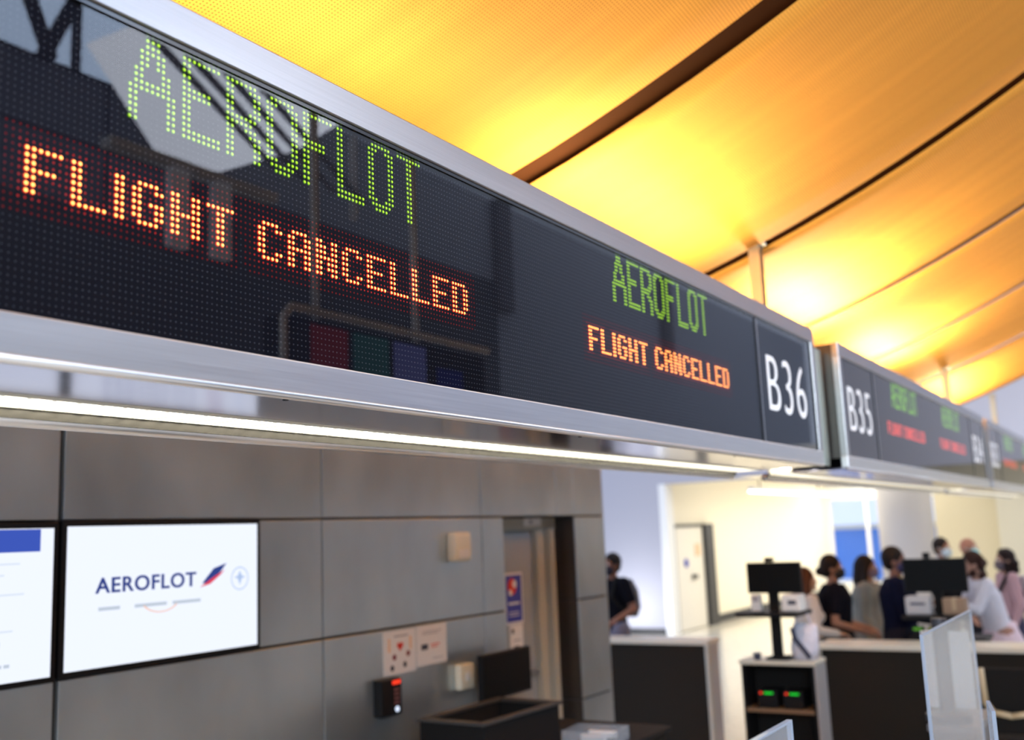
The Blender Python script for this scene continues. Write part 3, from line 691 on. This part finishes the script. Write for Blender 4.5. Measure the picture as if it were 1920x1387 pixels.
# monitor stand on the podium
ms = thing('screen_stand', 'black kiosk monitor with webcam on a pole standing on the podium', 'monitor', (7.68, 2.53, .986))
R2 = math.radians(90)
part('bezel', ms, 'black', (-.12, -.235, .475, -.09, .175, .70), bevel=.005); part('display', ms, 'monscreen', (-.124, -.227, .483, -.1205, .167, .692))
part('webcam', ms, 'black', (-.13, -.03, .702, -.08, .03, .735), bevel=.005)
part('pole', ms, 'matblack', (-.09, -.035, 0, -.03, .035, .62), bevel=.01); part('keyboard_shelf', ms, 'black', (-.28, -.23, .315, .10, .23, .345), bevel=.006); part('foot', ms, 'matblack', (-.14, -.09, 0, .06, .07, .015), bevel=.004)
ph = thing('card_terminal', 'small white card terminal on the kiosk keyboard shelf', 'terminal', (7.58, 2.65, 1.332)); part('body', ph, 'white', (-.03, -.035, 0, .03, .035, .12), bevel=.006); part('display', ph, 'inkgrey', (-.032, -.025, .07, -.030, .025, .11))
lp = thing('boarding_scanner', 'pale printer on the kiosk shelf right of the pole', 'printer', (7.58, 2.375, 1.332)); part('body', lp, 'white', (-.06, -.07, 0, .08, .07, .12), bevel=.012); part('slot', lp, 'inkdark', (-.062, -.04, .05, -.06, .02, .08))
cp = thing('small_cup', 'little dark cup on the left of the podium top', 'cup', (7.53, 2.66, .986)); mb = MB(); mb.loft([(0, 0, 0, .024, .024), (0, 0, .05, .03, .03), (0, 0, .05, .026, .026), (0, 0, .008, .02, .02)]); mb.build('body', mat('dark_blue_cup', (.03, .04, .08), .4), cp); mb = MB(); mb.loft([(0, 0, .048, .026, .026), (0, 0, .050, .026, .026)]); mb.build('lid', 'inkgrey', cp)
# white carrier bag on the podium
bgm = mat('white_bag', (.62, .62, .72), .5, bump=((14, 14, 14), .6, .03))
bgt = thing('carrier_bag', 'pale carrier bag with dark strap standing on the podium', 'bag', (7.64, 2.335, .986), 0)
mb = MB(); mb.loft([(0, 0, 0, .08, .09), (0, .0, .08, .09, .10), (0, -.01, .17, .07, .095), (.01, -.01, .235, .04, .09), (.01, -.01, .25, .01, .08)]); mb.build('body', bgm, bgt, smooth=True)
mb = MB(); mb.path([(-.05, .07, .22), (-.085, .04, .15), (-.10, -.02, .08), (-.085, -.06, .018)], .016); mb.build('strap', mat('navy_strap', (.02, .02, .05), .6), bgt)
mb = MB(); mb.path([(0, .06, .23), (0, .05, .31), (0, -.03, .33), (0, -.07, .23)], .006); mb.build('handle', bgm, bgt)

# second kiosk behind the wide counter
bk = thing('dark_podium', 'dark podium behind the wide counter under the large monitor', 'podium', (9.46, 1.66, 0)); part('body', bk, 'matblack', (-.18, -.3, .06, .18, .26, .95)); part('top', bk, 'black', (-.22, -.32, .95, .20, .28, .98), bevel=.004); part('plinth', bk, 'black', (-.14, -.25, 0, .14, .22, .06))
ms2 = thing('screen_stand', 'large black monitor with webcam on a stand before the pink-skirted woman', 'monitor', (9.42, 1.69, .982))
part('bezel', ms2, 'black', (-.12, -.25, .365, -.09, .255, .645), bevel=.005); part('display', ms2, 'monscreen', (-.124, -.24, .375, -.1205, .245, .635))
part('webcam', ms2, 'black', (-.13, .03, .647, -.08, .085, .695), bevel=.005)
part('pole', ms2, 'matblack', (-.09, -.035, 0, -.03, .035, .55), bevel=.01); part('keyboard_shelf', ms2, 'black', (-.27, -.23, .15, .12, .27, .185), bevel=.006); part('foot', ms2, 'matblack', (-.11, -.14, 0, .10, .14, .015), bevel=.004)
pr = thing('label_printer', 'white box printer on the shelf below the large monitor', 'printer', (9.30, 1.84, 1.168)); part('body', pr, mat('printer_plastic', (.45, .45, .46), .4), (-.06, -.10, 0, .08, .10, .15), bevel=.01); part('slot', pr, 'inkdark', (-.062, -.06, .08, -.06, .06, .10))
bx = thing('cardboard_box', 'brown cardboard box right of the white printer', 'box', (9.33, 1.56, 1.168)); part('body', bx, mat('cardboard', (.30, .20, .13), .8), (-.06, -.09, 0, .07, .09, .13), bevel=.003); part('tape', bx, mat('tape', (.45, .33, .2), .4), (-.061, -.015, .03, .071, .015, .1305))
for i, y in enumerate((1.86, 1.73)):
    t = thing('status_lamp', 'small %s indicator device on the dark podium top' % ('green' if i == 0 else 'yellow'), 'device', (9.245, y, .982)); part('body', t, 'black', (0, -.05, 0, .055, .05, .09)); part('light', t, emis('lamp_%d' % i, ((.3, .9, .1), (.8, .9, .1))[i], .35), (-.003, -.035, .06, 0, .035, .08))

# desk in front right with dark office chair
ch = thing('office_chair', 'dark office chair with tan frame in the lower right corner', 'chair', (7.9, 1.0, 0), PI/2)
tan = mat('tan_frame', (.55, .46, .30), .4)
part('seat', ch, 'matblack', (-.24, -.23, .44, .24, .23, .50), bevel=.02)
mb = MB(); mb.prism([(-.20, .54), (.20, .54), (.22, .96), (-.22, .96)], 'y', .22, .26); mb.build('backrest', 'matblack', ch, bevel=.015)
mb = MB(); mb.path([(-.16, .285, .96), (-.15, .285, .74), (-.11, .285, .68), (.0, .285, .66), (.11, .285, .68), (.15, .285, .74), (.16, .285, .96)], .02); mb.build('back_frame', tan, ch, smooth=True)
for sx_ in (-1, 1):
    mb = MB(); mb.path([(sx_*.27, .15, .47), (sx_*.30, .12, .68), (sx_*.30, -.15, .68)], .018); mb.build('arm', 'matblack', ch, smooth=True)
MB().tube((0, 0, .10), (0, 0, .44), .025).build('gas_lift', 'darkmetal', ch)
for k in range(5):
    a = 2*PI*k/5; mb = MB(); mb.tube((0, 0, .11), (.28*math.cos(a), .28*math.sin(a), .06), .02, .014); l_ = mb.build('leg', 'matblack', ch)
    mb = MB(); mb.tube((.28*math.cos(a)-.012, .28*math.sin(a), .028), (.28*math.cos(a)+.012, .28*math.sin(a), .028), .028); mb.build('castor', 'black', l_)

# ================================================================== FRONT DESKS WITH GUARDS
def front_desk(x0, x1, lab):
    t = thing('front_desk', lab, 'counter', ((x0+x1)/2, .72, 0)); h = (x1-x0)/2
    part('front_panel', t, 'counter_side', (-h+.03, -.30, .06, h-.03, -.26, .98)); part('worktop', t, 'counter_dark', (-h, -.33, .98, h, .20, 1.02), bevel=.004)
    part('side_panel', t, 'counter_dark', (-h+.03, -.26, .0, -h+.06, .18, .98)); part('side_panel', t, 'counter_dark', (h-.06, -.26, 0, h-.03, .18, .98)); return t
def guard(x0, x1, y, z0, z1, lab, rz=0):
    t = thing('acrylic_guard', lab, 'screen guard', ((x0+x1)/2, y, z0), rz); h = (x1-x0)/2
    part('sheet', t, 'acrylic', (-h+.004, -.004, .0, h-.004, .004, z1-z0-.004))
    part('polished_edge', t, 'acrylic_edge', (-h, -.005, 0, -h+.004, .005, z1-z0), (h-.004, -.005, 0, h, .005, z1-z0), (-h+.004, -.005, z1-z0-.004, h-.004, .005, z1-z0))
    for s_ in (-.8, .8): part('foot', t, 'acrylic_edge', (s_*h-.03, -.06, -.001, s_*h+.03, .06, .006))
    return t
front_desk(.85, 2.1, 'nearest front desk below the frame under the low guard')
front_desk(3.2, 4.6, 'front desk below the frame under the tall guard')
guard(1.0, 1.915, .625, 1.027, 1.60, 'clear acrylic guard whose corner rises from the bottom edge, nearest one')
guard(3.42, 4.37, .68, 1.027, 1.60, 'tall clear acrylic guard at the right in front of the wide counter')
rc = thing('rear_console', 'low dark console with an added pale reflection panel behind the tall acrylic guard', 'counter', (5.22, .94, 0))
part('body', rc, mat('console_grey', (.10, .10, .11), .4), (-.10, -.11, 0, .36, .07, 1.0)); part('top', rc, mat('console_top', (.16, .16, .18), .3), (-.12, -.13, 1.0, .38, .09, 1.03), bevel=.003)
part('back_panel', rc, mat('pale_reflection_standin', (.60, .62, .66), .5), (.34, -.055, 1.031, .36, .17, 1.40), bevel=.003)  # pale panel added to stand in for the bright hall reflection
gp = thing('grey_stand', 'grey pole stand with round base seen through the tall acrylic guard', 'stand', (5.23, .955, 1.032))
gm = mat('grey_satin', (.05, .055, .07), .4, .3)
MB().tube((0, 0, .03), (0, 0, .46), .035, n=20).build('pole', gm, gp, smooth=False); mb = MB(); mb.loft([(0, 0, 0, .10, .10), (0, 0, .03, .10, .10), (0, 0, .042, .05, .05)]); mb.build('base', gm, gp)
guard(3.13, 3.31, .475, 1.027, 1.43, 'small acrylic sheet near the lower right corner', math.radians(12))

# ================================================================== PEOPLE
def remesh(mb, name, mats, parent, vox, smooth=2, mi_fn=None):
    o = mb.build('tmp', mats, None)
    m_ = o.modifiers.new('r', 'REMESH'); m_.mode = 'VOXEL'; m_.voxel_size = vox; m_.use_smooth_shade = True
    s_ = o.modifiers.new('s', 'SMOOTH'); s_.factor = .5; s_.iterations = smooth
    dg = bpy.context.evaluated_depsgraph_get(); me = bpy.data.meshes.new_from_object(o.evaluated_get(dg)); bpy.data.objects.remove(o)
    me.name = name; me.materials.clear()
    for m2 in (mats if isinstance(mats, (list, tuple)) else [mats]): me.materials.append(M[m2] if isinstance(m2, str) else m2)
    for p in me.polygons: p.use_smooth = True
    r = bpy.data.objects.new(name, me); C.objects.link(r); r.parent = parent
    return r
def chain(mb, pts):   # [(pos, radius)...]
    for (a, ra), (b, rb) in zip(pts[:-1], pts[1:]): mb.tube(a, b, ra, rb, n=14)
    for a, ra in pts: mb.ball(a, ra*.995, u=14, w=10)
SK = {}
def skin_mat(c):
    if c not in SK: SK[c] = mat('skin_%d' % len(SK), tuple(v*.68 for v in c), .6, spec=.3)
    return SK[c]
def hand(mb, wr, d, side, s=1):
    """palm and five fingers curling down; d: direction of the hand"""
    d = Vector(d).normalized(); up = Vector((0, 0, 1))
    if abs(d.z) > .9: up = Vector((0, 1, 0))
    sd_ = d.cross(up).normalized(); dn = sd_.cross(d).normalized()
    wr = Vector(wr)
    chain(mb, [(wr, .024*s), (wr+d*.045*s, .026*s)])
    for k in (-1.2, -.4, .4, 1.2): chain(mb, [(wr+d*.02*s+sd_*k*.012*s, .014*s), (wr+d*.09*s+sd_*k*.018*s, .011*s)])
    for k, ln in ((-1.5, .058), (-.5, .074), (.5, .078), (1.5, .068)):
        b = wr+d*.09*s+sd_*k*.0165*s
        chain(mb, [(b, .0098*s), (b+(d*.85-dn*.3)*ln*.5*s, .009*s), (b+(d*1.25-dn*.95)*ln*.62*s, .0078*s)])
    th = wr+d*.03*s+sd_*side*.024*s
    chain(mb, [(th, .013*s), (th+(d*.6+sd_*side*.8)*.035*s, .0115*s), (th+(d*1.5+sd_*side*.7-dn*.4)*.045*s, .009*s)])

def person(lab, loc, rz, h=1.7, skin=(.42, .24, .16), hair='short', haircol=(.015, .01, .008), mask=(.02, .02, .03), top=(.02, .02, .03), bottom=(.03, .03, .04), skirt=False, sleeves=True, lh=None, rh=None, le=None, re=None, wide=1.0, lean=0, cardigan=None, extras=None, head=0, female=False, jacket=False, stride=0.06):
    """local frame: faces -Y, x to the figure's left"""
    t = thing('person', lab, 'person', loc, rz); k = h/1.70
    sk = skin_mat(skin)
    def V(x, y, z): return Vector((x*k, y*k+lean*max(0, z-.9)*-1, z*k))
    sw_ = (.165 if female else .185)*wide
    shl, shr = V(sw_, 0, 1.385), V(-sw_, 0, 1.385)
    le = V(*(le or (.24, .02, 1.10))); re = V(*(re or (-.24, .02, 1.10))); lh = V(*(lh or (.23, -.08, .86))); rh = V(*(rh or (-.23, -.08, .86)))
    hd = V(0, -.01, 1.575)
    # body: one continuous surface
    mb = MB()
    tr = [(.91, .155*wide, .105), (1.02, .135*wide, .095), (1.15, .14*wide, .10), (1.28, .155*wide, .105), (1.37, .15*wide, .085), (1.42, .085, .06)]
    mb.loft([(0, V(0, 0, z).y, z*k, rx*k, ry*k) for z, rx, ry in tr])
    chain(mb, [(V(0, .01, 1.36), .07*k), (V(0, .0, 1.44), .054*k), (V(0, -.005, 1.52), .052*k)])
    for s_, e_, w_, sd_ in ((shl, le, lh, 1), (shr, re, rh, -1)):
        chain(mb, [(V(0, 0, 1.35)+(s_-V(0, 0, 1.385))*.5, .05*k), (s_, .052*k), (e_, .038*k), (w_, .026*k)])
        hand(mb, w_, (w_-e_), -sd_, k)
    for s_ in (-1, 1):
        chain(mb, [(V(s_*.085*wide, 0, .92), .095*k*wide), (V(s_*.095, -.01+s_*stride*.5, .49), .058*k), (V(s_*.1, .02+s_*stride, .09), .036*k), (V(s_*.1, -.02+s_*stride, .045), .036*k), (V(s_*.11, -.13+s_*stride, .03), .028*k)])
    # head with jaw, nose, brow, ears
    mb.ball(hd+Vector((0, .012, .018))*k, .094*k, .82, 1.0, 1.05, u=20, w=14)
    mb.ball(hd+Vector((0, -.020, -.048))*k, .066*k, .86, 1.0, .95, u=16, w=12)
    mb.ball(hd+Vector((0, -.086, -.020))*k, .017*k, .75, 1.25, 1.3); mb.tube(hd+Vector((0, -.080, .012))*k, hd+Vector((0, -.100, -.022))*k, .008*k, .012*k)
    mb.ball(hd+Vector((0, -.072, -.085))*k, .022*k)
    mb.ball(hd+Vector((0, -.082, -.057))*k, .019*k, 1.3, .7, .5)
    for s_ in (-1, 1): mb.ball(hd+Vector((s_*.078, .015, -.012))*k, .026*k, .35, .75, 1.1)
    remesh(mb, 'body', [sk], t, .0085*k, 2)
    for s_ in (-1, 1):
        e = MB(); e.ball(hd+Vector((s_*.031, -.0745, .006))*k, .0125*k); o = e.build('eye', mat('eye_white', (.75, .73, .7), .3), t, smooth=True)
        e = MB(); e.ball(hd+Vector((s_*.031, -.0845, .006))*k, .0055*k); e.build('iris', mat('dark_iris', (.03, .02, .015), .3), o, smooth=True)
    # mask
    if mask:
        mb = MB(); mb.ball(hd+Vector((0, -.040, -.050))*k, .071*k, .90, 1.02, .88, u=20, w=14)
        o = remesh(mb, 'face_mask', [mat('mask', mask, .8)], t, .009*k, 1)
        mb = MB()
        for s_ in (-1, 1): mb.path([hd+Vector((s_*.055, -.065, -.03))*k, hd+Vector((s_*.080, -.01, -.008))*k, hd+Vector((s_*.082, .012, .008))*k], .0025*k, n=6)
        mb.build('ear_loop', mat('mask_loop', mask, .8), o)
    # hair
    if hair:
        mb = MB(); hm = mat('hair', tuple(c*.6 for c in haircol), .7, spec=.2, bump=((60, 60, 12), .5, .01))
        mb.ball(hd+Vector((0, .026, .035))*k, .102*k, .86, .98, 1.0, u=20, w=14)
        if hair == 'long':
            chain(mb, [(hd+Vector((0, .055, .02))*k, .085*k), (hd+Vector((0, .08, -.12))*k, .080*k), (hd+Vector((.01, .085, -.25))*k, .062*k)])
            for s_ in (-1, 1): chain(mb, [(hd+Vector((s_*.07, .01, .02))*k, .032*k), (hd+Vector((s_*.085, .02, -.10))*k, .034*k), (hd+Vector((s_*.085, .03, -.20))*k, .026*k)])
        if hair == 'bun': mb.ball(hd+Vector((0, .125, -.03))*k, .045*k); mb.ball(hd+Vector((0, .06, -.02))*k, .075*k)
        if hair == 'wild':
            for _ in range(16): a = random.uniform(0, 2*PI); mb.ball(hd+Vector((math.cos(a)*.08, .05+math.sin(a)*.06, random.uniform(-.12, .09)))*k, random.uniform(.03, .05)*k)
        if hair == 'short': mb.ball(hd+Vector((0, .05, -.01))*k, .078*k, .92, .9, 1)
        remesh(mb, 'hair', [hm], t, .010*k, 2)
    # top
    cloth = mat('cloth_top', tuple(c*(.5 if max(top) < .1 else .9) for c in top), .95, spec=.05, bump=((9, 9, 5), .5, .03))
    mb = MB(); x = 1.12 if female else 1.1
    hem = .88 if not jacket else .80
    rings = [(hem, .168*wide, .125), (.95, .160*wide, .120), (1.05, .146*wide, .112), (1.18, .158*wide, .122), (1.29, .176*wide, .130), (1.37, .168*wide, .105), (1.425, .098, .078)]
    if cardigan: rings[0] = (.78, .20*wide, .15); rings[1] = (.92, .19*wide, .145); rings[2] = (1.05, .17*wide, .135)
    mb.loft([(0, V(0, 0, z).y, z*k, rx*k*1.02, ry*k*(1+(wide-1)*.9)) for z, rx, ry in rings])
    if female:
        for s_ in (-1, 1): mb.ball(V(s_*.07, -.085, 1.22), .065*k)
    for s_, e_, w_ in ((shl, le, lh), (shr, re, rh)):
        c0 = V(0, 0, 1.36)+(s_-V(0, 0, 1.385))*.6
        if sleeves: chain(mb, [(c0, .070*k), (s_, .068*k), (e_, .056*k), (w_-(w_-e_)*.1, .042*k)])
        else: chain(mb, [(c0, .070*k), (s_, .068*k), (s_+(e_-s_)*.62, .062*k)])
    remesh(mb, 'top' if not jacket else 'jacket', [cloth], t, .011*k, 3)
    # bottom
    cb_ = mat('cloth_bottom', bottom, .95, spec=.08, bump=((8, 8, 4), .5, .03))
    mb = MB()
    if skirt:
        n = 28; vs = []; lv = [(1.02, .145), (.95, .165), (.80, .23), (.60, .31), (.38, .39), (.25, .43)]
        for z, r in lv:
            for i in range(n*2):
                a = 2*PI*i/(n*2); rr = r*(1+.05*math.sin(a*13)*(1.05-z)*1.6); vs.append((rr*math.cos(a)*k*wide, rr*math.sin(a)*k*.9, z*k))
        m2 = n*2; fs = [[j*m2+i, j*m2+(i+1) % m2, (j+1)*m2+(i+1) % m2, (j+1)*m2+i] for j in range(len(lv)-1) for i in range(m2)]; fs += [list(range(m2)), [(len(lv)-1)*m2+i for i in range(m2)]]
        mb.add(vs, fs); mb.build('skirt', cb_, t, smooth=True)
    else:
        mb.loft([(0, 0, z*k, rx*k*wide, ry*k*(1+(wide-1)*.8)) for z, rx, ry in ((.86, .175, .125), (.94, .168, .120), (1.0, .155, .112))])
        for s_ in (-1, 1): chain(mb, [(V(s_*.085*wide, 0, .90), .108*k*wide), (V(s_*.095, -.01+s_*stride*.5, .49), .078*k), (V(s_*.1, .02+s_*stride, .10), .060*k)])
        remesh(mb, 'trousers', [cb_], t, .013*k, 3)
    for s_ in (-1, 1):
        mb = MB(); chain(mb, [(V(s_*.1, .04+s_*stride, .045), .043*k), (V(s_*.105, -.04+s_*stride, .040), .042*k), (V(s_*.11, -.14+s_*stride, .034), .033*k)]); mb.box(s_*.1*k-.04*k, -.17*k+s_*stride*k, 0, s_*.1*k+.045*k, (.075+s_*stride)*k, .03*k)
        remesh(mb, 'shoe', [mat('shoe', (.02, .02, .02), .5)], t, .012, 1)
    if extras: extras(t, V, k, hd)
    return t

# where the figures stand: (x, y) on the hall floor; heading: direction they face
def face(dx, dy): return math.atan2(dy, dx)+PI/2
RIGHT = (.53, -.85); LEFT = (-.53, .85)
import builtins
RR = cam.matrix_world.to_3x3()
def spot(px, py, h):
    """floor point of a figure of height h whose crown is seen at the given direction"""
    d = RR @ Vector(((px-960)/1920.0, -(py-693.5)/1920.0, -1)); s_ = (h-CAMZ)/d.z; return (d.x*s_, d.y*s_, 0)

def backpack(t, V, k, hd):
    mb = MB(); mb.loft([(0, .19*k, 1.02*k, .13*k, .07*k), (0, .21*k, 1.12*k, .15*k, .10*k), (0, .20*k, 1.30*k, .14*k, .09*k), (0, .17*k, 1.42*k, .10*k, .05*k)]); remesh(mb, 'backpack', [mat('backpack_cloth', (.06, .07, .09), .7)], t, .012, 2)
    for s_ in (-1, 1): MB().path([V(s_*.10, .12, 1.42), V(s_*.12, -.06, 1.44), V(s_*.13, -.13, 1.25), V(s_*.15, .05, 1.05)], .016*k, n=8).build('backpack_strap', 'matblack', t)
def sweater(t, V, k, hd):
    mb = MB(); mb.loft([(0, 0, .72*k, .23*k, .17*k), (0, 0, .85*k, .215*k, .165*k), (0, 0, .95*k, .18*k, .14*k), (0, 0, 1.0*k, .165*k, .13*k)])
    chain(mb, [(V(.05, -.14, .95), .035*k), (V(.10, -.19, .85), .035*k), (V(.09, -.20, .70), .028*k)]); remesh(mb, 'tied_sweater', [mat('grey_knit', (.16, .16, .17), .9)], t, .012, 3)
def lanyard(t, V, k, hd):
    mb = MB(); mb.path([V(.07, -.03, 1.44), V(.05, -.135, 1.36), V(0.0, -.145, 1.16)], .008*k, n=6); mb.path([V(-.07, -.03, 1.44), V(-.05, -.135, 1.36), V(0.0, -.145, 1.16)], .008*k, n=6); mb.box(-.03*k, -.155*k, 1.06*k, .03*k, -.14*k, 1.16*k); mb.build('lanyard', mat('yellow_strap', (.55, .38, .06), .6), t)
def shirtfront(t, V, k, hd):
    mb = MB(); mb.add([V(-.035, -.127, 1.42), V(.035, -.127, 1.42), V(0, -.150, 1.18), V(-.03, -.10, 1.45), V(.03, -.10, 1.45)], [[0, 2, 1], [3, 0, 1, 4]]); o = mb.build('shirt_front', 'white', t); s_ = o.modifiers.new('t', 'SOLIDIFY'); s_.thickness = .006
    mb = MB(); mb.path([V(0, -.135, 1.42), V(0, -.155, 1.2)], .010*k); mb.build('tie', 'matblack', t)
def scarf(t, V, k, hd):
    mb = MB(); mb.ball(V(0, -.08, 1.40), .05*k, 1.3, .8, .9); mb.build('white_collar', 'white', t, smooth=True)
def bandana(t, V, k, hd):
    mb = MB(); mb.path([V(.16, -.05, 1.43), V(.12, -.14, 1.25), V(-.02, -.16, 1.05)], .02*k, n=8); mb.path([V(.15, .0, 1.43), V(.08, .13, 1.2), V(-.1, .13, 1.0)], .02*k, n=8); mb.build('bag_strap', 'matblack', t)
    mb = MB(); mb.loft([(0, .19*k, 1.05*k, .12*k, .07*k), (0, .20*k, 1.2*k, .13*k, .085*k), (0, .18*k, 1.40*k, .10*k, .06*k)]); remesh(mb, 'backpack', [mat('pale_backpack', (.42, .40, .46), .7)], t, .014, 2)

person('man in black T-shirt and mask with grey backpack, by the end of the steel wall', spot(1146, 1037, 1.73), face(-.75, .35), 1.73, (.30, .13, .08), 'short', mask=(.015, .015, .03), top=(.012, .012, .018), bottom=(.16, .16, .22), sleeves=False, lh=(.30, -.22, 1.03), le=(.28, .04, 1.12), rh=(-.36, .02, .96), re=(-.30, .10, 1.14), extras=backpack)
person('woman in black top with grey sweater tied at her waist, hair in a bun', spot(1557, 1040, 1.66), face(.34, -.97), 1.66, (.36, .19, .13), 'bun', mask=(.01, .01, .012), top=(.012, .012, .02), bottom=(.02, .02, .02), sleeves=False, rh=(-.14, -.26, .98), re=(-.27, .03, 1.08), lh=(.10, -.28, 1.0), le=(.25, 0, 1.08), female=True, wide=1.32, extras=sweater)
person('long-haired woman in a grey cardigan beside the man in navy', spot(1622, 1041, 1.625), face(.12, -1.0), 1.625, (.36, .20, .14), 'long', haircol=(.012, .01, .01), mask=(.16, .13, .20), top=(.19, .21, .20), bottom=(.015, .015, .02), cardigan=True, female=True, wide=1.45, extras=scarf)
person('man in a navy jacket with a yellow lanyard standing left of the large monitor', spot(1674, 1025, 1.718), face(.20, -1.0), 1.718, (.25, .13, .10), 'short', mask=(.03, .03, .10), top=(.012, .015, .045), bottom=(.012, .012, .02), jacket=True, wide=1.3, lh=(.10, -.42, 1.08), le=(.24, -.06, 1.14), rh=(-.20, -.40, 1.05), re=(-.28, -.06, 1.12), extras=lanyard)
person('auburn-haired person in white half hidden behind the kiosk monitor', spot(1508, 1064, 1.56), face(*RIGHT), 1.56, (.55, .32, .22), 'long', haircol=(.10, .035, .014), mask=None, top=(.55, .50, .45), bottom=(.03, .03, .04), female=True, rh=(-.12, -.25, 1.05), re=(-.24, 0, 1.1))
person('dark-haired officer in a dark suit and pale mask behind the large monitor', spot(1764, 1008, 1.722), face(-.35, -.95), 1.722, (.40, .22, .15), 'short', mask=(.50, .66, .75), top=(.015, .015, .02), bottom=(.015, .015, .02), jacket=True, extras=shirtfront)
person('balding officer in a dark suit and teal mask behind the large monitor', spot(1813, 1007, 1.73), face(-.35, -.95), 1.73, (.50, .25, .17), None, mask=(.30, .62, .66), top=(.015, .015, .02), bottom=(.015, .015, .02), jacket=True, extras=shirtfront)
person('woman in a white top and long pale pink skirt reaching towards the monitor', spot(1860, 1032, 1.638), face(-.45, .85), 1.638, (.50, .28, .21), 'wild', haircol=(.05, .018, .012), mask=None, top=(.62, .64, .74), bottom=(.62, .52, .60), skirt=True, rh=(-.16, -.42, 1.20), re=(-.22, -.18, 1.13), lh=(.10, -.44, 1.22), le=(.22, -.20, 1.16), female=True, lean=.30, wide=1.12)
person('woman in pink with a pale backpack at the right edge behind the white-topped woman', spot(1882, 1029, 1.61), face(-.3, .6), 1.61, (.42, .24, .18), 'wild', haircol=(.02, .01, .01), mask=(.1, .08, .1), top=(.45, .30, .34), bottom=(.05, .05, .09), female=True, extras=bandana)

# ------------------------------------------------------------------ groups of repeats
GR = {'check_in_sign': 'check-in signs in a row', 'strip_light': 'strip lights under the signs', 'support_post': 'posts between the signs', 'uplighter': 'uplighters on the signs',
      'wall_screen': 'white screens on the steel wall', 'paper_notice': 'paper notices on the steel wall', 'service_counter': 'dark service counters', 'acrylic_guard': 'acrylic guards',
      'power_box': 'devices on the podium shelf', 'screen_stand': 'kiosk monitors', 'person': 'travellers and staff in the concourse', 'status_lamp': 'indicator devices on the dark podium', 'front_desk': 'front desks'}
for o in list(S.objects):
    b = o.name.split('.')[0]
    if o.parent is None and b in GR and o.get('category'): o['group'] = GR[b]
